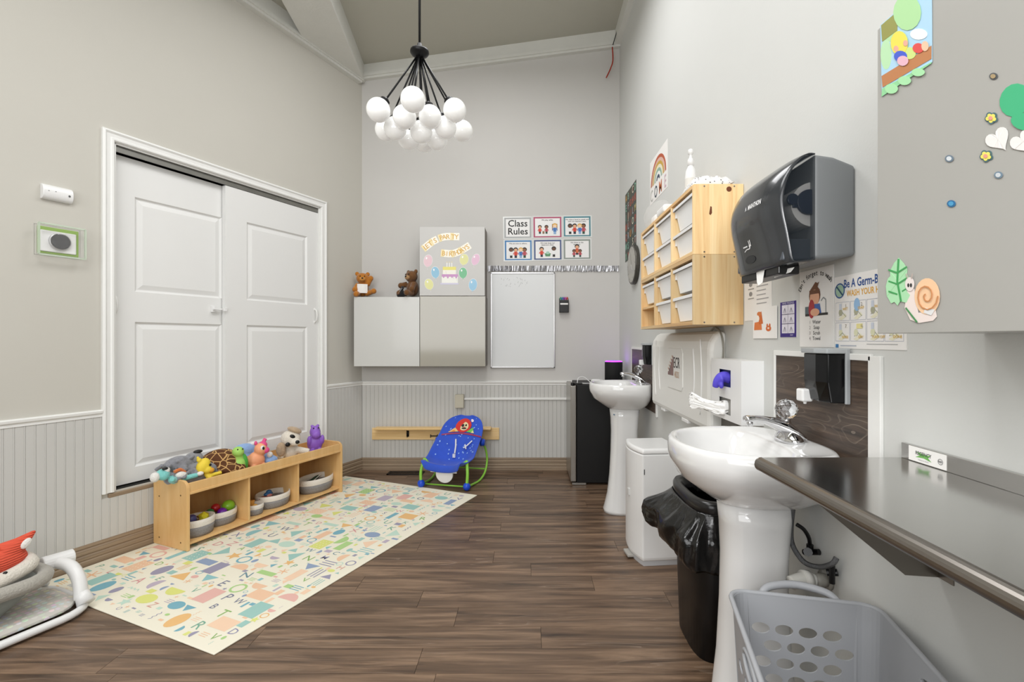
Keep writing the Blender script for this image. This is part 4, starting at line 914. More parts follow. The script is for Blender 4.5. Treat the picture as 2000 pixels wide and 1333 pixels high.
def dwash(p,w_,h_):
    s="Don't forget to wash"
    for i,ch in enumerate(s):
        a=PI*.93-(PI*.78)*i/(len(s)-1); r=w_*.92; x=r*math.cos(a); y=h_*.42+r*.62*math.sin(a)
        if ch!=' ': p.text(ch,x,y,.022,'1c1b1b',1,rot=(a-PI/2)*.75,bold=.012)
    p.ell(-.005,h_*.32,.030,.030,'6a4028',1); p.ell(-.005,h_*.26,.025,.026,'e0a888',2); p.rect(-.032,.022,h_*.36,h_*.46,'6a4028',3); p.poly([(-.02,h_*.52),(.0,h_*.66),(.012,h_*.62),(.02,h_*.66),(.01,h_*.5)],'6a4028',3)
    p.poly([(-.035,-h_*.14),(.03,-h_*.14),(.022,h_*.1),(-.025,h_*.1)],'3a62a8',2); p.ell(-.02,-h_*.02,.016,.03,'a8303a',3); p.ell(-.002,-h_*.11,.024,.012,'e0a888',4)
    p.rect(-.055,.062,-h_*.2,-h_*.14,'2a2a2c',3); p.rect(-.056,-.036,-h_*.14,h_*.05,'5a6a72',2); p.line([(.052,-h_*.14),(.052,h_*.18),(.04,h_*.24),(.028,h_*.16)],.004,'8a8f92',2)
    for i,wd in enumerate(['Water','Soap','Scrub','Towel']): p.text('%d'%(i+1),-.03,-h_*(.4+.14*i),.015,'8a7f80',1); p.text(wd,.005,-h_*(.4+.14*i),.016,'3a3a3c',1,bold=.01)
poster('handwashing_poster','white poster of a child at a sink reminding to wash',1563,1629,1.255,1.50,dwash)
def dgerm(p,w_,h_):
    p.text('Be A Germ-Buster',-.093,h_*.66,.033,'2a4f8f',1,bold=.02,sx=.74,align='LEFT'); p.text('WASH YOUR HANDS',-.080,h_*.42,.024,'e0a838',1,bold=.02,sx=.76,align='LEFT')
    p.arc(-w_*.82,h_*.6,.022,.004,0,2*PI,'2a5a8f',2); p.ell(-w_*.82,h_*.6,.017,.017,'9fc0a8',1); p.line([(-w_*.82-.014,h_*.6+.014),(-w_*.82+.014,h_*.6-.014)],.005,'24506a',3)
    cx=[-.73,-.25,.23,.71]
    wd=[['WET','SOAP','WASH','RINSE'],['RINSE','DRY','TURN OFF','DONE']]
    for r_ in range(2):
        for c_ in range(4):
            x=cx[c_]*w_; y=h_*(.02-r_*.56); a,b=w_*.225,h_*.255
            for e in ([(x-a,y-b),(x+a,y-b)],[(x-a,y+b),(x+a,y+b)],[(x-a,y-b),(x-a,y+b)],[(x+a,y-b),(x+a,y+b)]): p.line(e,.0012,'b8bcc8',1)
            p.poly([(x-.018,y-b*.8),(x+.010,y-b*.2),(x+.018,y-b*.5),(x-.004,y-b*.95)],'e6e2c8',1); p.line([(x-.015,y-b*.5),(x+.0,y-b*.1),(x+.015,y-b*.6)],.0015,'8a9070',2)
            p.ell(x-.008,y-b*.1,.008,.010,'a8a890' if r_==0 else 'd9d9b8',2)
            if (r_,c_)==(0,1): p.ell(x-.004,y+b*.6,.012,.018,'8fb4d8',2)
            elif (r_,c_)==(1,1): p.rect(x-.006,x+.018,y+b*.3,y+b*.8,'e6dc98',2)
            else: p.rect(x-.014,x-.004,y+b*.2,y+b*.85,'c9d0dc',2)
            p.text('%d.'%(c_+1 if r_==0 else 8-c_-1+0),x+.016,y+b*.42,.014,'8a8070',2); p.text(wd[r_][c_],x+.012,y+b*.12 if r_==0 else y-b*.7,.010,'dcb860',3,bold=.02)
    p.rect(-w_*.96,-w_*.86,-h_*.98,-h_*.88,'3a7ab0',1); p.line([(-w_*.8,-h_*.92),(-w_*.3,-h_*.92)],.003,'b0b4c0',1); p.line([(w_*.0,-h_*.87),(w_*.8,-h_*.87)],.002,'b0b0b0',1)
poster('germ_poster','white landscape handwashing steps poster partly behind the grey cabinet',1631,1772,1.253,1.46,dgerm)
# wall clock
t=onR('wall_clock','round silver rimmed wall clock tucked behind the far end of the drawers','clock',4.73-4.02,1.905)
MB().cyl((0,0,0),(0,-.035,0),.165,.165,40).build('case',mat('dark_pewter','55534e',.35,metal=.7),t,bevel=.006)
MB().cyl((0,-.034,0),(0,-.0365,0),.148,.148,40).build('dial',mat('clock_face','a9a79f',.25),t)
p=Pr(flaty(-.037,.0006))
for i in range(12): a=i*PI/6; p.line([(.125*math.sin(a),.125*math.cos(a)),(.14*math.sin(a),.14*math.cos(a))],.005,'2a2a2a')
p.line([(0,0),(.05,-.05)],.006,'e9e9e9',2); p.line([(0,0),(-.03,.10)],.004,'2a2a2a',2); p.build('hands',t)
# loose cable in the top corner
pts=[P(1226,-20,4.35),P(1214,30,4.55),P(1197,88,4.67)]
t=thing('black_cable','thin black cable running along the ceiling trim of the right wall','cable',pts[2])
MB().tube([tuple(a-pts[2]) for a in pts],.004,6).build('wire',M['black'],t)
pts=[P(1196,92,4.66),P(1197,118,4.66),P(1192,135,4.66),P(1184,152,4.66)]
t=thing('red_cable','short red cable end dangling from the ceiling corner','cable',pts[0])
MB().tube([tuple(a-pts[0]) for a in pts],.006,8,smooth=5).build('wire',M['red'],t,smooth=True)

# ------------------------------------------------------------------ pine wall drawers
XA,XB=YB-2.94,YB-2.005; ZU=[1.3405,1.6345]; UH=.2935; DD=.21
bins=[]
bproto=None
def make_bin(w_,h,d,label):
    t=onR('storage_bin',label,'storage bin',0,0,'white bins in the wall drawers')
    a,b=w_/2,w_/2*.80; d0,d1=d,d*.9
    def rg_(hw,dd,z,i=0): return [(-hw+i,-dd+i,z),(hw-i,-dd+i,z),(hw-i,-i,z),(-hw+i,-i,z)]
    MB().loft([rg_(b,d1,0),rg_(a*.93,d0*.985,h-.012),rg_(a*.93,d0*.985,h-.012,.003),rg_(b,d1,.003,.003)]).build('tub',M['plw2'],t,bevel=.004)
    MB().loft([rg_(a,d0+.008,h-.014),rg_(a,d0+.008,h),rg_(a*.93,d0*.985,h,.003),rg_(a*.93,d0*.985,h-.014,.003)],False,False).build('rim',M['plw'],t,bevel=.002)
    m=MB()
    for s_ in (-1,1): m.box(s_*a*.98-.008,s_*a*.98+.008,-d*.98,-d*.90,h-.045,h-.012)
    m.build('lug',M['plw'],t,bevel=.002)
    return t
for ui,z in enumerate(ZU):
    t=onR('wall_drawer_unit',['lower pine wall drawer unit above the changing table','upper pine wall drawer unit with a bottle and packets on top'][ui],'drawer unit',(XA+XB)/2,z,'pine wall drawer units')
    hw=(XB-XA)/2; th=.018
    for s_ in (-1,1): MB().box(s_*hw-(th if s_>0 else 0),s_*hw+(th if s_<0 else 0),-DD,-.001,0,UH).build('side_panel',M['pine'],t,bevel=.0015)
    MB().box(-hw+th,hw-th,-DD,-.001,0,.016).build('bottom_panel',M['pinex'],t,bevel=.001); MB().box(-hw+th,hw-th,-DD,-.001,UH-.016,UH).build('top_panel',M['pinex'],t,bevel=.001)
    MB().box(-hw+th,hw-th,-.008,-.001,.016,UH-.016).build('back_panel',M['pinex'],t)
    bw=(2*hw-2*th-2*.016)/3
    for i in (1,2):
        x_=-hw+th+i*bw+(i-.5)*.016; MB().box(x_-.008,x_+.008,-DD,-.008,.016,UH-.016).build('divider',M['pine'],t,bevel=.001)
    if ui==0:
        x_=-hw+th; MB().box(x_,x_+bw,-DD+.005,-.008,.118,.130).build('shelf_board',M['pinex'],t)
    else:
        m=MB(); m.cyl((hw,-.062,UH-.022),(hw+.0006,-.062,UH-.022),.011,seg=14); m.prism([(-.145,.168),(-.140,.200),(-.134,.198),(-.133,.172),(-.139,.163)],hw,hw+.0006); m.build('knots',mat('pine_knot','6e3a1c',.5),t)
    m=MB()
    for yy in (-.04,-.165):
        for zz in (.010,UH-.010): m.cyl((hw,yy,zz),(hw+.001,yy,zz),.0035,seg=8)
    m.build('screws',M['steeld'],t)
    for i in range(3):
        for r_ in range(2):
            if ui==0 and i==0 and r_==0: continue
            xc=(XA+XB)/2-hw+th+bw*(i+.5)+i*.016; zc=z+(.155 if r_ else .022)
            if ui==0 and i==0: zc=z+.15
            rowname=[['bottom row','second row from the bottom'],['third row from the bottom','top row']][ui][r_]; cn=['far column','middle column','near column'][i]
            lb='white plastic bin of the pine drawers, %s, %s'%(rowname,cn)
            if bproto is None: bproto=make_bin(bw-.012,.112,DD-.022,lb); o=bproto
            else: o=dup(bproto,(0,0,0),None,lb)
            o.location=(XR-.010,YB-xc,zc+.0)
ztop=ZU[1]+UH+.0005
# bottle
x_=YB-2.32; BS=1
t=onR('lotion_bottle','tall white pump bottle standing on the wall drawers','bottle',x_,ztop,n=.115); t.scale=(.9,.9,1.08)
MB().lathe([(.026,0),(.030,.006),(.030,.12),(.027,.15),(.016,.168),(.014,.175)]).build('bottle_body',M['plw'],t,smooth=True)
MB().lathe([(.0165,.175),(.0165,.20),(.012,.206),(.008,.208),(.007,.225),(.014,.228),(.013,.245),(.004,.25)]).build('pump_top',M['plw'],t,smooth=True)
MB().lathe([(.0303,.03),(.0303,.115)],cap=False).build('label_band',mat('faint_label','dcdad4',.5),t,smooth=True)
# spotted package
t=onR('spotted_packet','white packet with black speckles at the near end of the wall drawers','packet',YB-2.12,ztop,n=.115)
m=MB(); rg=random.Random(6); N=14
m.loft([[(-.085+.17*j/N,-.09+.18*i/N,(.050+.012*noise.noise(Vector((i*.6,j*.6,1))))*min(1,(1-abs(i/N*2-1)**4)*1.2)*min(1,(1-abs(j/N*2-1)**4)*1.2)+.001+(.018*max(0,(i-11)/3) if j>5 else 0)) for j in range(N+1)] for i in range(N+1)],False,False,False)
sp=bpy.data.materials.new('speckled_wrap'); sp.use_nodes=True; nt=sp.node_tree; b=nt.nodes['Principled BSDF']; b.inputs['Roughness'].default_value=.4
tc=nt.nodes.new('ShaderNodeTexCoord'); vo=nt.nodes.new('ShaderNodeTexVoronoi'); vo.inputs['Scale'].default_value=75; cr=nt.nodes.new('ShaderNodeValToRGB'); cr.color_ramp.elements[0].position=.2; cr.color_ramp.elements[0].color=(.06,.05,.05,1); cr.color_ramp.elements[1].position=.28; cr.color_ramp.elements[1].color=(.8,.79,.78,1)
nt.links.new(tc.outputs['Object'],vo.inputs['Vector']); nt.links.new(vo.outputs['Distance'],cr.inputs[0]); nt.links.new(cr.outputs[0],b.inputs['Base Color'])
m.build('wrap',sp,t,smooth=True,solid=.002)
# white packet + clear bag
t=onR('wipes_packet','small glossy white packet at the middle of the drawer top','packet',YB-2.52,ztop,n=.16)
MB().box(-.07,.07,-.05,.05,.0,.045).build('packet',M['plw'],t,bevel=.015,bseg=3)
t=onR('clear_bag','crumpled clear plastic bag on the far end of the drawer top','plastic bag',YB-2.78,ztop,n=.14)
m=MB(); m.loft([[(r*1.2*math.cos(a)*(1+.18*noise.noise(Vector((math.cos(a)*2,math.sin(a)*2,z*20)))),r*.8*math.sin(a)*(1+.18*noise.noise(Vector((math.cos(a)*3,math.sin(a)*2,z*25+3)))),z+.008*noise.noise(Vector((a*2,z*30,0)))+.008) for a in [2*PI*k_/30 for k_ in range(30)]] for r,z in ((.06,0),(.10,.02),(.105,.06),(.09,.10),(.06,.125),(.02,.14))])
m.build('film',M['clearb'],t)
MB().box(-.05,.04,-.04,.03,.012,.07).build('contents',M['plw'],t,bevel=.02,bseg=3)

# ------------------------------------------------------------------ paper towel dispenser
xA,xB=YB-1.65,YB-1.32; xc=(xA+xB)/2; hw=(xB-xA)/2
t=onR('paper_towel_dispenser','large dark grey paper towel dispenser with a smoke window on the right wall','towel dispenser',xc,1.487)
Z=lambda z:z-1.487
MB().prism([(0,Z(1.51)),(0,Z(1.757)),(-.02,Z(1.765)),(-.06,Z(1.781)),(-.114,Z(1.789)),(-.114,Z(1.50)),(-.03,Z(1.505))],-hw,hw).build('rear_case',M['mgrey'],t,bevel=.010,bseg=4)
prof=[(.112,1.793),(.135,1.794),(.160,1.783),(.196,1.752),(.218,1.715),(.229,1.675),(.226,1.63),(.214,1.583),(.203,1.535),(.194,1.497),(.18,1.489),(.112,1.495)]
pc=[(q.x,q.y) for q in cat([Vector((a,b,0)) for a,b in prof],4)]
m=MB(); nx=28
def bulge(s_): return 1-.20*abs(s_)**5-.06*abs(s_)**2
rings=[[(s_*hw,-.112-(d-.112)*bulge(s_),Z(1.64)+(z-1.64)*(1-.03*abs(s_)**5)) for d,z in pc] for s_ in [-1+2*i/nx for i in range(nx+1)]]
m.loft(rings,False,False,False); m.build('front_cover',M['dgrey'],t,smooth=True,solid=.003)
MB()._a([(-hw+.001,)+r[1:] for r in rings[0]],[tuple(range(len(pc)))]).build('side_cheek',M['dgrey'],t,solid=.002)
MB()._a([(hw-.001,)+r[1:] for r in rings[-1]],[tuple(range(len(pc)))]).build('smoke_window',M['smoke'],t,solid=.002)
MB().cyl((-hw+.04,-.105,Z(1.655)),(hw-.02,-.105,Z(1.655)),.062,seg=32).build('paper_roll',M['paper'],t)
MB().cyl((hw-.02,-.12,Z(1.66)),(hw-.010,-.12,Z(1.66)),.035,seg=24).cyl((hw-.02,-.165,Z(1.668)),(hw-.012,-.165,Z(1.668)),.016,seg=16).box(hw-.02,hw-.014,-.165,-.12,Z(1.645),Z(1.675)).build('roll_holder',M['navy'],t,bevel=.002)
MB().box(-hw+.02,hw-.02,-.19,-.10,Z(1.500),Z(1.56)).build('drive_housing',mat('graphite','4a5058',.4),t,bevel=.004)
MB().box(-hw+.03,hw-.06,-.182,-.12,Z(1.466),Z(1.494)).build('outlet_lip',M['black'],t,bevel=.004)
m=MB(); m._a([(-.02,-.185,Z(1.49)),(.03,-.185,Z(1.49)),(.022,-.187,Z(1.452)),(.0,-.188,Z(1.445)),(-.012,-.187,Z(1.456))],[(0,1,2,3,4)]); m.build('towel_end',M['tissue'],t,solid=.0012)
m=MB(); m._a([(.05,-.165,Z(1.482)),(.13,-.15,Z(1.482)),(.12,-.155,Z(1.470)),(.06,-.17,Z(1.462))],[(0,1,2,3)]); m.build('towel_flap',M['tissue'],t,solid=.0012)
def covmap(x,y,L):
    # y is height (world); find depth on the profile
    best=.2
    for (d0,z0),(d1,z1) in zip(pc,pc[1:]):
        if min(z0,z1)<=y<=max(z0,z1) and max(d0,d1)>.15:
            q=(y-z0)/((z1-z0) or 1); best=d0+(d1-d0)*q
    s_=x/hw; return (x,-.112-(best-.112)*bulge(s_)-.002-.0006*L,Z(y))
p=Pr(covmap); p.text('MARATHON',.058,1.672,.020,'f0f0f0',1,bold=.03,sx=.66); p.poly([(.002,1.672),(.012,1.672),(.007,1.686)],'f0f0f0',1); p.poly([(.005,1.672),(.009,1.672),(.007,1.678)],'393c40',2)
p.line([(-.05,1.570),(-.020,1.570)],.004,'e6e6e6'); p.line([(-.046,1.556),(-.03,1.561),(-.008,1.561),(.002,1.572)],.003,'e6e6e6'); p.line([(.002,1.567),(.001,1.586)],.005,'e6e6e6'); p.line([(-.006,1.572),(-.008,1.585)],.004,'e6e6e6'); p.ell(-.006,1.568,.005,.006,'e6e6e6')
p.ell(-.020,1.528,.034,.012,'26282a',1); p.build('logo_print',t)

# ------------------------------------------------------------------ upper right cabinet and stickers
CF=.21; yFar=.95
t=onR('wall_cabinet','large satin grey wall cabinet with paper stickers at the right edge','cabinet',YB-yFar,1.290)
MB().box(0,.60,-CF+.018,-.001,0,.60).build('body',M['greycab'],t)
MB().box(0,.60,-CF,-CF+.016,0,.60).build('door',M['greycab'],t,bevel=.001)
XF=XR-CF
def CF_(u,v): Y=(XF)*F/(u-U0); return (YB-Y,H-(v-V0)*Y/F)
def z4(x,y): return CF_(1680+x*320/646,y*660/1333)
def sticker(name,label,cat_,fn,group=None):
    t=thing(name,label,cat_,(XF-.0004,YB,0),RR,group); p=Pr(flaty(0,.0005)); fn(p); o=p.build('cutout',t); 
    b=[Vector(v) for v in o.bound_box]; c=sum(b,Vector())/8; t.location=(XF-.0004,YB-c.x,c.z); o.location=(-c.x,0,-c.z)
    md=o.modifiers.new('so','SOLIDIFY'); md.thickness=.0004; return t
def pp(p,pts,col,L=1): p.poly([z4(*q) for q in pts],col,L)
def pe(p,x,y,rx,ry,col,L=1,rot=0,n=16): pp(p,[(x+rx*math.cos(a)*math.cos(rot)-ry*math.sin(a)*math.sin(rot),y+rx*math.cos(a)*math.sin(rot)+ry*math.sin(a)*math.cos(rot)) for a in [2*PI*i/n for i in range(n)]],col,L)
def pl_(p,pts,w_,col,L=2):
    p.line([z4(*q) for q in pts],w_,col,L)
def art(p):
    pp(p,[(82,100),(285,-80),(287,245),(88,382)],'a9cfe6',1); pp(p,[(86,100),(150,45),(150,120),(90,165)],'8f8f45',2); pe(p,190,50,55,70,'a9d69a',3); pe(p,120,120,30,45,'b0d8a0',2); pe(p,105,215,22,60,'b4dcae',2)
    pp(p,[(88,300),(285,180),(285,232),(92,345)],'b87a4a',3); pp(p,[(90,350),(285,245),(285,250),(88,382)],'8fcf98',3)
    pe(p,160,170,34,48,'e6d850',4); pe(p,165,222,26,22,'3f58c8',4); pe(p,200,210,25,24,'c9dc80',4); pe(p,235,190,22,20,'d94a45',4); pe(p,262,182,14,20,'e8c0a0',4); pe(p,175,240,22,20,'e0b0c0',5); pe(p,235,135,34,22,'eef2f2',2); pe(p,148,192,10,12,'e0a890',5); pe(p,186,170,9,12,'e0a890',5)
    pe(p,128,350,26,20,'a4dca6',4); pe(p,180,318,26,18,'a4dca6',4); pe(p,235,285,26,16,'a4dca6',4)
sticker('coloring_page','hand coloured drawing of a caterpillar on a branch taped to the grey cabinet','drawing',art)
def dot(x,y,c1,c2,label): sticker('dot_sticker',label,'sticker',lambda p:(pe(p,x,y,17,14,c1,1),pe(p,x,y,10,9,c2,2)),'dot stickers on the grey cabinet')
dot(528,301,'55585a','a5906a','brown dot sticker near the top of the grey cabinet'); dot(354,626,'6a7a88','d0d6da','pale grey dot sticker left of the lower flower sticker'); dot(548,691,'6f8494','c6ccd0','pale blue dot sticker below the hearts'); dot(362,804,'2a6a98','4a98c4','bright blue dot sticker above the snail')
def flower(x,y): 
    def f(p):
        for i in range(5): a=i*2*PI/5+.4; pe(p,x+15*math.cos(a),y+13*math.sin(a),12,12,'4a6a70',1)
        for i in range(5): a=i*2*PI/5+.4; pe(p,x+13*math.cos(a),y+11*math.sin(a),8,8,'e6dc68',2)
        pe(p,x,y,8,8,'e09a88',3)
    return f
sticker('flower_sticker','small yellow flower sticker above the white heart','sticker',flower(520,466)); sticker('flower_sticker','small yellow flower sticker below the white heart','sticker',flower(500,616))
def heart(x,y,s_):
    def f(p): 
        pts=[]
        for i in range(30):
            a=2*PI*i/30; hx=16*math.sin(a)**3; hy=13*math.cos(a)-5*math.cos(2*a)-2*math.cos(3*a)-math.cos(4*a); r_=-.6; pts.append((x+s_*(hx*math.cos(r_)+hy*math.sin(r_)),y-s_*(hy*math.cos(r_)-hx*math.sin(r_))))
        n=len(pts)
        for i in range(n): pp(p,[(x,y),pts[i],pts[(i+1)%n]],'e9e6e3',1)
    return f
sticker('heart_cutout','white paper heart below the green leaf','cutout',heart(548,550,3.1)); sticker('heart_cutout','white paper heart cut by the right edge of the view','cutout',heart(645,560,3.1))
sticker('paper_cactus','green paper cactus leaf at the right edge','cutout',lambda p:(pe(p,612,395,58,68,'3fb07c',1,.5),pe(p,650,480,52,34,'3fb07c',2,.2)))
def snail(p):
    LP=[(155,1018),(175,1040),(188,1062),(186,1082),(194,1100),(186,1150),(200,1165),(185,1195),(160,1190),(150,1206),(138,1192),(124,1198),(108,1170),(104,1130),(112,1100),(122,1090),(120,1070),(135,1040)]
    n=len(LP); cx,cy=152,1110
    for i in range(n): pp(p,[(cx,cy),LP[i],LP[(i+1)%n]],'a9dcae',1)
    pl_(p,[(155,1022),(150,1110),(165,1190)],.004,'3f9a55',2)
    for y in (1065,1110,1150): pl_(p,[(115,y),(150,y+12),(188,y-12)],.003,'3f9a55',2)
sticker('paper_leaf','pale green paper leaf with dark veins beside the snail','cutout',snail)
def snail2(p):
    pe(p,268,1170,50,72,'f0c8a0',2,0,22); pe(p,200,1122,18,28,'e6dcd8',3); pp(p,[(190,1140),(216,1140),(232,1235),(300,1225),(305,1250),(290,1266),(235,1275),(200,1262),(178,1215)],'e9dcd6',1)
    pl_(p,[(185,1215),(230,1272)],.003,'4a8a55',4); pe(p,195,1126,4,8,'2a2a2a',4); pe(p,206,1126,4,8,'2a2a2a',4); pl_(p,[(192,1100),(186,1080)],.002,'b8a8a0',4); pl_(p,[(208,1100),(212,1080)],.002,'b8a8a0',4)
    sp_=[(268+ (46-i*1.9)*math.cos(i*.5),1168+(62-i*2.6)*math.sin(i*.5)) for i in range(22)]
    pl_(p,sp_,.0022,'c88a58',5); pp(p,[(262,1215),(300,1222),(285,1245),(255,1235)],'dfe0e0',3)
sticker('paper_snail','orange shelled paper snail near the lower corner of the grey cabinet','cutout',snail2)

# ------------------------------------------------------------------ changing station
yN,yFr=2.19,3.215; xA,xB=YB-yFr,YB-yN; hw=(xB-xA)/2
t=onR('changing_station','folded white plastic baby changing station with rounded corners','changing table',(xA+xB)/2,.85)
pr=[(0,.02),(0,.465),(-.02,.470),(-.045,.455),(-.068,.42),(-.075,.385),(-.075,.03),(-.068,.008),(-.05,.0),(-.02,.0)]
m=MB(); ns=[-1,-.985,-.95,.95,.985,1]; sc=[.93,.98,1,1,.98,.93]
m.loft([[(a*hw,y_*(.75+.25*(s_-.93)/.07),.235+(z_-.235)*s_) for y_,z_ in pr] for a,s_ in zip(ns,sc)]); m.build('shell',M['plgrey'],t,bevel=.006)
# raised plaque and ribs
MB().loft([[(a*.145,-.076-d_,.265+b*.115) for a,b in ((-1,-.8),(-.85,-1),(.85,-1),(1,-.8),(1,.8),(.85,1),(-.85,1),(-1,.8))] for d_ in (-.004,.003)]).build('plaque',M['plgrey'],t,bevel=.003)
m=MB()
for s_,x_,hh in ((-1,.30,.15),(-1,.40,.20),(1,.30,.15),(1,.40,.20)):
    m.tube([(s_*(x_),-.0755,.25-hh*.9),(s_*(x_+.022),-.077,.25),(s_*(x_),-.0755,.25+hh*.9)],.003,8,smooth=6)
m.build('embossed_rib',M['plw'],t,smooth=True)
p=Pr(flaty(-.0795,.0004)); 
for i in range(6): p.rect(-.115+i*.018,-.103+i*.018,.225,.245+i*.018,['6a2a2a','7a3328','3a1f22','8a4a40','6a3530','8c5a50'][i],1)
p.text('ECR',.045,.272,.085,'2a1c1c',1,bold=.005,sx=.72); p.text('4KIDS',.048,.218,.050,'c9a98c',1,sx=.62,bold=.01)
for i in range(5): p.ell(-.108+i*.018,.262+i*.018,.006,.007,'c9a080',1)
p.build('logo_print',t)
MB().box(-.32,-.25,-.065,-.02,-.012,.01).box(.10,.20,-.07,-.02,-.010,.01).build('latch',M['plw'],t,bevel=.004)
pts=[Vector((XR-.02,(XR-.02)*F/(u-U0),H-(v-V0)*(XR-.02)/(u-U0))) for u,v in ((1386,650),(1397,640),(1408,652),(1413,676),(1412,706))]
t=thing('grey_cord','looped grey cord rising over the near end of the changing station','cord',pts[0])
MB().tube([tuple(Vector((XR-.02,a.y,a.z))-pts[0]) for a in pts],.0045,8,smooth=5).build('cord',mat('grey_cord','8d8b82',.6),t,smooth=True)
# steel bracket
t=onR('steel_bracket','grey steel wall bracket with round holes beneath the glove dispenser','bracket',YB-2.12,.90)
xa,_=RW(1384); xb,_=RW(1412); MB().box(-(xb-xa)/2,(xb-xa)/2,-.02,0,-.045,.24).build('plate',mat('galvanised','77736c',.4,metal=.8,nscale=30,namt=.2),t,bevel=.002)
m=MB()
for a,b in ((-.03,-.02),(0,-.01),(.03,-.02)): m.cyl((a,-.02,b),(a,-.0205,b),.009,seg=12)
m.build('holes',M['dark'],t)
# glove & wipe dispenser
yN,yFr=1.835,2.131; x0_=YB-yFr; wd=yFr-yN
t=onR('glove_dispenser','white wall box holding purple gloves above a tissue slot','glove dispenser',YB-(yN+yFr)/2,.95)
hw=wd/2; D=.086; Hh=.246
hx0=RW(1405,664,D)[0]-(YB-(yN+yFr)/2); hx1=RW(1427.5,664,D)[0]-(YB-(yN+yFr)/2)
za0,za1=.135,.205; zb0,zb1=.022,.088
xs=[-hw,hx0,hx1,hw]; zs=[0,zb0,zb1,za0,za1,Hh]
bm=bmesh.new(); V={}
for i,x_ in enumerate(xs):
    for j,z_ in enumerate(zs): V[i,j]=bm.verts.new((x_,-D,z_))
for i in range(3):
    for j in range(5):
        if i==1 and j in (1,3): continue
        bm.faces.new((V[i,j],V[i+1,j],V[i+1,j+1],V[i,j+1]))
B_=[bm.verts.new(q) for q in ((-hw,0,0),(hw,0,0),(hw,0,Hh),(-hw,0,Hh))]
bm.faces.new([V[3,j] for j in range(6)]+[B_[2],B_[1]]); bm.faces.new([V[0,j] for j in range(5,-1,-1)]+[B_[0],B_[3]])
bm.faces.new([V[i,5] for i in range(4)]+[B_[2],B_[3]]); bm.faces.new([V[i,0] for i in range(3,-1,-1)]+[B_[0],B_[1]])
m=MB(); bm.verts.index_update(); m._a([tuple(q.co) for q in bm.verts],[tuple(q.index for q in f_.verts) for f_ in bm.faces]); bm.free()
m.build('box',M['plw'],t,solid=.002)
MB().box(hx0-.02,hx1+.02,-D+.012,-D+.03,za0-.02,za1+.01).build('glove_carton',mat('blue_carton','1d2a7a',.5),t); MB().box(hx0-.02,hx1+.02,-D+.012,-D+.03,zb0-.015,zb1+.01).build('inner_carton',mat('grey_carton','9a9894',.6),t)
xm_=(hx0+hx1)/2
gv=thing('nitrile_glove','purple glove pulled part way out of the upper opening of the white box','glove',(XR-D,YB-((YB-(yN+yFr)/2)+xm_),.95+.15),RR)
m=MB(); m.tube([(0,.02,.02),(.0,-.012,.025),(-.006,-.03,.005),(-.012,-.035,-.02)],[.026,.012],10,smooth=4); m.sph((.0,-.018,.018),(.024,.016,.024)); m.sph((-.022,-.022,-.005),(.012,.01,.018)); m.sph((.012,-.02,-.008),(.010,.01,.016)); m.build('glove',M['glove'],gv,remesh=.003)
ti=thing('tissue','white tissue trailing sideways out of the lower slot of the white box','tissue',(XR-D,YB-((YB-(yN+yFr)/2)+xm_),.95+.05),RR)
rdg_=lambda v: 1-2*abs(noise.noise(v))
m=MB()
TS=[(.0,-.012,.0,.022,.010),(.0,.008,-.002,.026,.014),(-.02,.025,-.004,.024,.016),(-.045,.045,-.002,.020,.016),(-.075,.065,.004,.020,.014),(-.10,.08,.008,.026,.012),(-.125,.095,.012,.032,.008),(-.14,.10,.014,.026,.004)]
def lerp_(t_):
    q=t_*(len(TS)-1); i=min(int(q),len(TS)-2); q-=i; return [TS[i][j]*(1-q)+TS[i+1][j]*q for j in range(5)]
m.loft([[(a_+d_*math.cos(g)*.6+(.010*rdg_(Vector((math.sin(g)*3,k_*.3,5))) if k_>30 else 0),-q_+d_*math.cos(g)*.6*(.6+.6*rdg_(Vector((math.cos(g)*2.2,math.sin(g)*2.2,k_*.05)))),zc_+hh_*math.sin(g)*(.85+.35*rdg_(Vector((math.cos(g)*2.5,math.sin(g)*2.5,k_*.09))))) for g in [2*PI*i/40 for i in range(40)]] for k_ in range(36) for a_,q_,zc_,hh_,d_ in [lerp_(k_/35)]]); m.build('sheet',M['tissue'],ti,smooth=True)

# ------------------------------------------------------------------ splash panels behind the sinks
def splash(label,ya,yb_,z0,z1,bw=.045):
    t=onR('splash_panel',label,'wall panel',YB-(ya+yb_)/2,z0); hw=(yb_-ya)/2
    MB().box(-hw,hw,-.006,0,0,z1-z0).build('wood_look_sheet',M['vpanel'],t)
    for a,b,c,d in ((-hw,-hw+.012,0,z1-z0),(hw,hw+bw,-.02,z1-z0+.012),(-hw,hw+.01,z1-z0-.002,z1-z0+.016)): MB().box(a,b,-.010,0,c,d).build('white_border',M['trim'],t,bevel=.002)
    return t
splash('dark wood look splash panel with white border behind the near sink',1.261,1.745,.80,1.224)
splash('dark wood look splash panel behind the far sink',3.36,4.15,.76,1.20,.03)
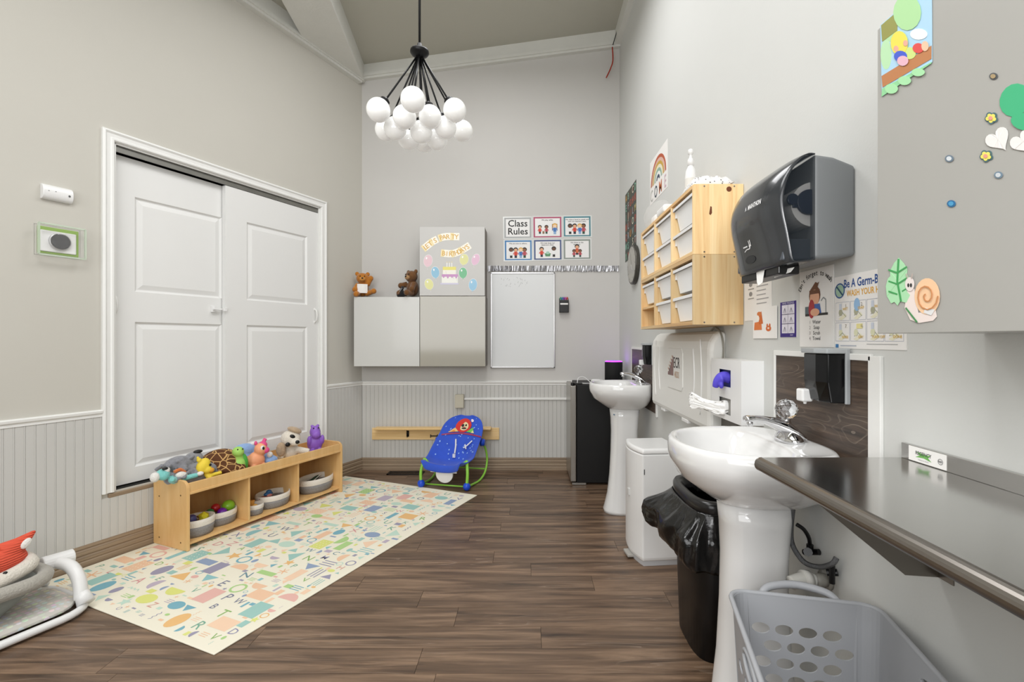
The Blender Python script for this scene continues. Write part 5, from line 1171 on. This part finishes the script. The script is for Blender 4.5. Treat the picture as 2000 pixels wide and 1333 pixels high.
# soap dispensers
def soap(yn,label):
    t=onR('soap_dispenser',label,'soap dispenser',YB-yn-.075,1.098); hw=.072
    MB().box(-hw,hw,-.012,-.0065,0,.155).box(hw-.004,hw+.004,-.020,-.0065,0,.155).build('backplate',mat('grey_frame','a6aaac',.35),t,bevel=.003)
    MB().loft([[( -hw*.92,-.012,z_),(-hw*.86,-.058*k_,z_),(hw*.30,-.072*k_,z_),(hw*.86,-.062*k_,z_),(hw*.98,-.014,z_)] for z_,k_ in ((.002,.85),(.06,1),(.140,1.0))]).build('black_cover',mat('gloss_black_cover','08090b',.12,spec=.3),t,bevel=.003)
    MB().loft([[( -hw*1.02,-.007,z_),(-hw*.95,-.064,z_),(hw*.30,-.078,z_),(hw*.93,-.068,z_),(hw*1.06,-.007,z_)] for z_ in (.141,.156)]).build('grey_lid',mat('grey_lid','a9adaf',.35),t,bevel=.003)
    MB().box(-.070,-.034,-.078,-.045,-.006,.032).build('push_lever',M['plw'],t,bevel=.005)
    MB().cyl((-.052,-.06,-.014),(-.052,-.06,-.004),.004,.006,10).build('nozzle',M['plw'],t)
soap(1.332,'black soap dispenser with a grey lid on the wood panel above the near sink')
soap(3.42,'black soap dispenser by the far sink, partly behind the changing station')

# ------------------------------------------------------------------ pedestal sinks
def sink(yc,label,lab2,stripe=False):
    t=onR('pedestal_sink',label,'sink',YB-yc,0)
    N=48
    def ring(hw,yf,yb,z,p=2.35,pb=4.5):
        c=(yf+yb)/2+ (yb-yf)*.10; r=[]
        for i in range(N):
            a=2*PI*i/N; ca,sa=math.cos(a),math.sin(a); e=2/pb if sa>0 else 2/p
            r.append((hw*math.copysign(abs(ca)**(2/p if sa<=0 else 2/3.2),ca),c+(yb-c if sa>0 else c-yf)*math.copysign(abs(sa)**e,sa),z))
        return r
    m=MB(); m.loft([ring(.075,-.27,-.09,.755),ring(.115,-.31,-.05,.775),ring(.165,-.355,-.02,.805),ring(.215,-.41,-.006,.845),ring(.240,-.424,-.004,.875),ring(.248,-.434,-.004,.892),ring(.251,-.438,-.004,.912),ring(.250,-.438,-.004,.940),ring(.245,-.435,-.006,.953),ring(.238,-.429,-.010,.959),ring(.228,-.420,-.016,.958),
        ring(.214,-.409,-.09,.953),ring(.205,-.408,-.115,.944),ring(.190,-.392,-.13,.915),ring(.160,-.362,-.15,.87),ring(.11,-.31,-.18,.84),ring(.035,-.26,-.22,.828)])
    m.build('basin',M['porc'],t,smooth=True)
    m=MB(); m.loft([ring(hw_,yf,yb,z_,2.6,3) for hw_,yf,yb,z_ in ((.115,-.335,-.03,0),(.115,-.335,-.03,.02),(.108,-.325,-.04,.05),(.092,-.305,-.06,.14),(.083,-.290,-.075,.28),(.079,-.281,-.085,.45),(.080,-.278,-.085,.60),(.086,-.282,-.078,.70),(.092,-.288,-.07,.765))]); m.build('pedestal',M['porc'],t,smooth=True)
    MB().lathe([(.022,.829),(.022,.832),(.006,.832)],(0,-.24,0)).build('drain',M['chrome'],t)
    MB().tube([(0,-.12,.60),(0,-.11,.50),(0,-.06,.44),(0,0,.44)],.018,10,smooth=4).build('trap_pipe',M['pvc'],t,smooth=True)
    if stripe: MB().box(.05,.081,-.2705,-.266,.725,.731).build('blue_tape',mat('blue_tape','2a6a98',.5),t)
    f=onR('sink_faucet',lab2,'faucet',YB-yc,.958,'chrome faucets on the pedestal sinks',n=.065)
    MB().loft([[(.060*math.cos(a)*s_,.036*math.sin(a)*s_-.0,z_) for a in [2*PI*k_/28 for k_ in range(28)]] for s_,z_ in ((1,-.004),(1,.004),(.95,.010),(.80,.020),(.55,.030),(.42,.036))]).build('base_plate',M['chrome'],f,smooth=True)
    m=MB(); m.loft([[(w_*math.cos(a),y_,z_+h_*math.sin(a)) for a in [2*PI*k_/16 for k_ in range(16)]] for w_,h_,y_,z_ in ((.040,.010,.036,.010),(.046,.020,.018,.020),(.040,.026,.004,.028),(.032,.024,-.015,.040),(.027,.019,-.045,.053),(.020,.013,-.08,.064),(.018,.011,-.11,.068),(.017,.011,-.135,.067),(.013,.009,-.142,.066))]); m.build('spout',M['chrome'],f,smooth=True)
    MB().cyl((0,-.125,.062),(0,-.125,.044),.0095,seg=14).build('aerator',M['chrome'],f,smooth=True)
    MB().lathe([(.018,.035),(.016,.05),(.012,.062),(.014,.068)],(0,-.008,0)).build('stem',M['chrome'],f,smooth=True)
    bm=bmesh.new(); bmesh.ops.create_icosphere(bm,subdivisions=2,radius=.035); m=MB(); m._a([(v.co.x,v.co.y-.008,v.co.z*.92+.098) for v in bm.verts],[tuple(q.index for q in f_.verts) for f_ in bm.faces]); bm.free(); m.build('crystal_knob',M['crystal'],f)
    return t
sink(1.54,'large white pedestal sink in the right foreground','chrome faucet with a clear crystal knob on the near sink')
sink(3.60,'white pedestal sink further back by the black fridge','chrome faucet with a clear crystal knob on the far sink',True)
# supply hoses and valves of the near sink
def wv(u,v,n): 
    x,z=RW(u,v,n); return Vector((XR-n,YB-x,z))
o0=wv(1600,1090,.03)
t=thing('water_supply_hoses','braided hoses with black shut off valves behind the near sink pedestal','plumbing',o0)
A=lambda *q:[tuple(a-o0) for a in q]
MB().tube(A(wv(1550,985,.10),wv(1545,1030,.09),wv(1548,1065,.08),wv(1570,1098,.06),wv(1600,1108,.04),wv(1625,1102,.03),wv(1634,1090,.02)),.0075,10,smooth=6).build('braided_hose',M['hose'],t,smooth=True)
MB().tube(A(wv(1556,1025,.08),wv(1570,1035,.06),wv(1580,1052,.04),wv(1582,1068,.03)),.006,10,smooth=6).build('black_hose',M['black'],t,smooth=True)
MB().cyl(*A(wv(1570,1079,.035),wv(1600,1079,.012)),.009,seg=12).cyl(*A(wv(1578,1079,.035),wv(1578,1079,.06)),.013,seg=8).cyl(*A(wv(1582,1064,.03),wv(1582,1080,.03)),.010,seg=12).build('shutoff_valve',M['black'],t,smooth=False)
MB().cyl(*A(wv(1615,1119,.03),wv(1636,1119,.008)),.010,seg=12).cyl(*A(wv(1625,1105,.025),wv(1625,1140,.025)),.008,seg=12).build('shutoff_valve',M['black'],t)
o1=wv(1570,1138,.06); t=thing('drain_pipe','white plastic drain trap joining the wall behind the pedestal','pipe',o1)
A=lambda *q:[tuple(a-o1) for a in q]
MB().tube(A(wv(1545,1140,.12),wv(1570,1132,.08),wv(1590,1135,.05)),.020,14,smooth=5).cyl(*A(wv(1568,1133,.085),wv(1580,1133,.065)),.027,seg=18).build('trap',M['pvc'],t,smooth=True)
MB().cyl(*A(wv(1590,1135,.05),wv(1618,1133,.0)),.019,seg=16).cyl(*A(wv(1610,1133,.012),wv(1616,1133,.002)),.030,seg=18).build('wall_pipe',mat('grey_pipe','9a978f',.4),t,smooth=True)

# ------------------------------------------------------------------ fridge + items
t=thing('mini_fridge','black mini fridge with a silver door in the far right corner','fridge',(.63,4.46,0))
MB().box(-.20,.25,-.24,.235,.02,.885).build('body',M['fridge'],t,bevel=.006)
MB().box(-.255,-.205,-.24,.235,.03,.875).build('door',M['silver'],t,bevel=.008)
MB().cyl((-.235,-.225,.875),(-.235,-.225,.90),.018,seg=12).box(-.245,-.15,-.235,-.20,.886,.896).build('hinge',M['black'],t,bevel=.002)
MB().box(-.24,-.12,-.24,-.21,.005,.022).build('foot_grille',M['silver'],t)
for a,b in ((-.17,-.2),(.22,-.2),(-.17,.2),(.22,.2)): MB().cyl((a,b,0),(a,b,.022),.015,seg=10).build('foot',M['black'],t)
zf=.8855
t=thing('smart_speaker','black cylindrical speaker glowing purple on top of the fridge','speaker',((1198.5-U0)*4.38/F,4.38,zf))
MB().lathe([(.076,0),(.080,.004),(.080,.186),(.077,.192)],seg=36).build('body',mat('black_mesh','0b0b0d',.7,bump=.4,bscale=700),t,smooth=True)
MB().lathe([(.077,.192),(.074,.199),(.062,.2015)],seg=36,cap=False).build('light_ring',M['purplelight'],t,smooth=True)
MB().lathe([(.062,.199),(.060,.2005),(.02,.2005)],seg=36).build('top_disc',mat('violet_disc','3a1468',.3),t)
pl=bpy.data.lights.new('speaker_glow','POINT'); pl.energy=.10; pl.color=(.55,.15,1); pl.shadow_soft_size=.05; po=bpy.data.objects.new('speaker_glow',pl); COL.objects.link(po); po.location=((1198.5-U0)*4.38/F,4.38,zf+.25)
t=thing('wifi_puck','small round white router on top of the fridge','router',((1166-U0)*4.33/F,4.33,zf))
MB().lathe([(.05,0),(.055,.006),(.055,.028),(.050,.036),(.01,.038)],seg=28).build('body',M['plw'],t,smooth=True)
t=thing('white_cable','loose white cable coiled on top of the fridge','cable',((1140-U0)*4.30/F,4.30,zf))
MB().tube([(-.06,-.02,.004),(-.045,.01,.05),(.0,.02,.058),(.04,.01,.03),(.06,0,.006),(.02,-.02,.004),(-.02,-.01,.005)],.0035,6,smooth=6).build('cable',M['plw'],t,smooth=True)

# ------------------------------------------------------------------ white diaper pail
t=thing('diaper_pail','tall white diaper pail with a curved front and foot pedal','bin',(.742,2.865,0),R(6))
def pr_(s_=1,z=0,fx=0): 
    r=[]
    for i in range(13):
        a=-1+2*i/12; r.append((-.115*s_-.028*(1-a*a)*s_,a*.150*s_,z))
    return [( .125*s_,.158*s_,z)]+[(x,y_*1.04,z) for x,y_,z in reversed(r)]+[(.125*s_,-.158*s_,z)]
MB().loft([pr_(.97,.03),pr_(1,.05),pr_(1,.625),pr_(.99,.632)]).build('body',M['plw'],t,bevel=.008)
MB().loft([pr_(1.0,.634),pr_(1.0,.652),pr_(.95,.662),pr_(.90,.663)]).build('lid',M['plw'],t,bevel=.006)
MB().loft([pr_(.90,.0),pr_(.94,.03)]).build('plinth',mat('pale_grey_plinth','c9cbce',.4),t)
MB().box(-.165,-.11,-.045,.045,.008,.024).build('pedal',mat('pedal_grey','a9a6a0',.4),t,bevel=.004)
MB().box(-.151,-.140,-.012,.012,.36,.40).build('front_notch',mat('notch_grey','d0d0ce',.4),t,bevel=.003)
for z_ in (.29,.52): MB().box(-.108,-.104,-.1585,-.1565,z_,z_+.03).build('hinge_slot',M['black'],t)

# ------------------------------------------------------------------ trash can with liner
t=thing('trash_can','black plastic trash can between the diaper pail and near sink','trash can',(.772,2.06,0))
def oc(hx,hy,c,z): return [(hx*math.copysign(abs(math.cos(a))**(.62 if math.cos(a)<0 else .35),math.cos(a)),hy*math.copysign(abs(math.sin(a))**.62,math.sin(a)),z) for a in [2*PI*(i+.5)/40 for i in range(40)]]
MB().loft([oc(.098,.165,.06,0),oc(.108,.185,.06,.35),oc(.112,.20,.07,.60),oc(.106,.194,.07,.60),oc(.095,.16,.06,.02)]).build('body',mat('black_can','0d0d0e',.4),t,smooth=True)
MB().loft([oc(.114,.205,.075,.585),oc(.120,.212,.08,.59),oc(.120,.212,.08,.632),oc(.113,.203,.075,.645),oc(.090,.165,.06,.640),oc(.080,.15,.05,.60)],False,False).build('rim_ring',mat('black_rim','151516',.3,coat=.2),t,smooth=True)
MB().box(-.02,.06,.08,.15,.60,.634).build('handle_tab',M['black'],t,bevel=.006)
lt=thing('bin_liner','glossy black bin liner folded out over the trash can rim','bin liner',(.772,2.06,0))
m=MB(); N=220; NR=26
def rdg(v): return 1-2*abs(noise.noise(v))
def bring(k_):
    t_=k_/(NR-1); r_=[]
    for i in range(N):
        a=2*PI*i/N; ca,sa=math.cos(a),math.sin(a)
        hx,hy=.118,.21; x=hx*math.copysign(abs(ca)**.6,ca); y_=hy*math.copysign(abs(sa)**.62,sa)
        hem=.40+.05*noise.noise(Vector((ca*2.1,sa*2.1,7)))+.035*max(0,math.cos(a-PI*.8))**3
        z=.602+(hem-.602)*t_
        env=min(1,t_*2.2); swell=.012+.050*math.sin(min(1,t_*1.15)*PI*.62)
        lobe=max(0,math.cos(a-PI*.84))**7*.060*env+max(0,math.cos(a-PI*1.25))**12*.035*env
        f1=rdg(Vector((ca*3.2,sa*3.2,t_*.9)))*.016*env; f2=rdg(Vector((ca*8+t_*1.5,sa*8,t_*2.2)))*.008*env; f3=rdg(Vector((ca*17,sa*17,t_*7)))*.0028*env
        off=.004+swell*(.45+.8*max(0,noise.noise(Vector((ca*1.7,sa*1.7,3)))+.4))*env+lobe+f1+f2+f3
        if t_>.9: off-= (t_-.9)*.12
        r_.append((min(x+(ca if ca<.3 else 0)*off,.124),y_+sa*off*.6,z))
    return r_
m.loft([bring(k_) for k_ in range(NR)],False,False); m.build('film',M['bag'],lt,smooth=True,solid=.0012)
MB().tube([(-.150,.02,.44),(-.165,-.01,.425),(-.15,-.03,.42)],.006,8,smooth=3).build('red_tie',mat('red_tie','c03a30',.5),lt,smooth=True)

# ------------------------------------------------------------------ steel wall table
TZ=.998; y1=1.145; LT_=1.25
t=onR('steel_wall_table','stainless steel wall mounted work table with a rounded front edge','table',YB-y1,TZ)
MB().box(0,LT_,-.345,0,-.004,0).build('top_sheet',M['steel'],t)
m=MB(); m.loft([[(x_*1.0,-.345-.016*math.sin(a),-.016+.016*math.cos(a)) for a in [PI*1.35*k_/14 for k_ in range(15)]]+[(x_,-.340,-.028),(x_,-.340,-.005)] for x_ in (.0,LT_)]); m.build('rolled_front_edge',M['steeld'],t,smooth=False,bevel=.001)
MB().sph((.0,-.345,-.016),(.006,.0165,.0165)).build('edge_cap',M['steeld'],t,smooth=True)
MB().box(0,.0025,-.345,0,-.03,-.003).build('side_lip',M['steel'],t)
MB().box(0,LT_,-.012,0,0,.036).build('backsplash',M['steel'],t,bevel=.001)
MB().box(.02,LT_,-.315,-.285,-.05,-.004).box(.02,LT_,-.05,-.02,-.05,-.004).build('underside_channel',M['steeld'],t)
for x_ in (.09,1.0):
    m=MB(); m.prism([(-.335,-.006),(-.335,-.022),(-.075,-.235),(0,-.24),(0,-.006)],x_,x_+.003); m.box(x_,x_+.04,-.003,0,-.24,-.006); br=m.build('bracket',M['steeld'],t)
    MB().cyl((x_+.0,-.25,-.055),(x_-.008,-.25,-.055),.007,seg=10).build('bolt',M['steel'],br)
lx0=RW(1776,664,.012)[0]-(YB-y1); lx1=RW(1848.5,664,.012)[0]-(YB-y1)
o=MB().box(lx0,lx1,-.0135,-.012,.002,.0345).build('maker_label',M['paper'],t)
p=Pr(flaty(-.0136,.0003)); w_=lx1-lx0
p.poly([(lx0+w_*.22,.025),(lx0+w_*.5,.022),(lx0+w_*.62,.024),(lx0+w_*.55,.017),(lx0+w_*.64,.010),(lx0+w_*.42,.014),(lx0+w_*.2,.012),(lx0+w_*.32,.018)],'6fae58',1)
p.text('REGENCY',lx0+w_*.42,.0185,.0115,'4a4a4c',2,bold=.01,sx=.85); p.text('TABLES & SINKS',lx0+w_*.42,.0065,.0042,'a5a5a8',2); p.arc(lx0+w_*.87,.017,.0065,.0012,0,2*PI,'777777',1); p.text('NSF',lx0+w_*.87,.0150,.0065,'4a4a4c',2,bold=.02,sx=.8); p.build('label_print',o)

# ------------------------------------------------------------------ laundry hamper with oval holes
t=thing('laundry_hamper','grey plastic laundry hamper with oval holes under the steel table','laundry basket',(.656,1.0065,0),R(-13))
HX,HY,HZ=.1725,.26,.60; CR=.042; TH=.004
def hole_panel(w_,zs,holes,handle=None):
    cu=bpy.data.curves.new('pp','CURVE'); cu.dimensions='2D'; cu.fill_mode='BOTH'; cu.extrude=TH/2
    def spl(pts):
        s_=cu.splines.new('POLY'); s_.points.add(len(pts)-1)
        for q,(a,b) in zip(s_.points,pts): q.co=(a,b,0,1)
        s_.use_cyclic_u=True
    spl([(-w_,zs[0]),(w_,zs[0]),(w_,zs[1]),(-w_,zs[1])])
    for cx_,cz_,rx_,rz_ in holes: spl([(cx_+rx_*math.cos(2*PI*i/18),cz_+rz_*math.sin(2*PI*i/18)) for i in range(18)])
    ob=bpy.data.objects.new('pp',cu); me=ob.to_mesh(); v=[tuple(q.co) for q in me.vertices]; f=[tuple(q.vertices) for q in me.polygons]; ob.to_mesh_clear(); bpy.data.objects.remove(ob); bpy.data.curves.remove(cu); return v,f
def tap(x,y_,z): k_=.80+.20*(z/HZ)**.8; return (x*k_,y_*k_,z)
def holes(w_,handle):
    hs=[]; r_=0; z_=HZ-.085
    while z_>.12:
        n=int((w_*2-.04)/.056)+(1); n=4 if r_%2==0 else 4
        sp_=.058 if w_<.15 else .068; n=int((2*w_-.03)/sp_) if w_>.15 else 4
        if r_%2: n-=0
        for i in range(n):
            x_=(i-(n-1)/2)*sp_+(.014 if r_%2 else -.014)
            if abs(x_)+.024>w_: continue
            if handle and z_>HZ-.11: continue
            hs.append((x_,z_,.0225,.0138))
        z_-=.042; r_+=1
    if handle: hs.append((0,HZ-.045,.055,.017))
    return hs
for nm,w_,pos in (('far_wall',HX-CR,0),('near_wall',HX-CR,2),('left_wall',HY-CR,3),('right_wall',HY-CR,1)):
    v,f=hole_panel(w_,(.02,HZ),holes(w_,pos in (1,3)))
    m=MB(); q=[]
    for a,b,c in v:
        if pos==0: x_,y_=a,HY+c
        elif pos==2: x_,y_=-a,-HY-c
        elif pos==1: x_,y_=HX+c,-a
        else: x_,y_=-HX-c,a
        q.append(tap(x_,y_,b))
    m._a(q,f); m.build('side_wall',M['hamper'],t)
m=MB()
for sx_,sy_,a0 in ((1,1,0),(-1,1,PI/2),(-1,-1,PI),(1,-1,1.5*PI)):
    rings=[]
    for z_ in (.02,.2,.4,HZ):
        o_=[tap(sx_*(HX-CR)+(CR+TH/2)*math.cos(a0+PI/2*i/6),sy_*(HY-CR)+(CR+TH/2)*math.sin(a0+PI/2*i/6),z_) for i in range(7)]
        i_=[tap(sx_*(HX-CR)+(CR-TH/2)*math.cos(a0+PI/2*i/6),sy_*(HY-CR)+(CR-TH/2)*math.sin(a0+PI/2*i/6),z_) for i in range(6,-1,-1)]
        rings.append(o_+i_)
    m=MB(); m.loft(rings); m.build('corner_wall',M['hamper'],t)
MB().tube(rr(HX+.004,HY+.004,CR,HZ,6),.0065,8,closed=True).build('rim',M['hamper'],t,smooth=True)
MB().loft([[tap(*q) for q in rr(HX-.002,HY-.002,CR,.014)],[tap(*q) for q in rr(HX-.002,HY-.002,CR,.02)]]).build('bottom',M['hamper'],t)
MB().tube([(-.095,HY+.010,HZ-.010),(-.07,HY+.03,HZ+.008),(0,HY+.045,HZ+.014),(.07,HY+.03,HZ+.008),(.095,HY+.010,HZ-.010)],.010,8,smooth=6).build('handle',M['hamper'],t,smooth=True)
for s_ in (-1,1): MB().tube([tuple(tap(s_*(HX+.006+.010*math.sin(PI*0)),.068*math.cos(a),HZ-.045+.026*math.sin(a))) for a in [2*PI*i/24 for i in range(24)]],.005,8,closed=True).build('handle',M['hamper'],t,smooth=True)
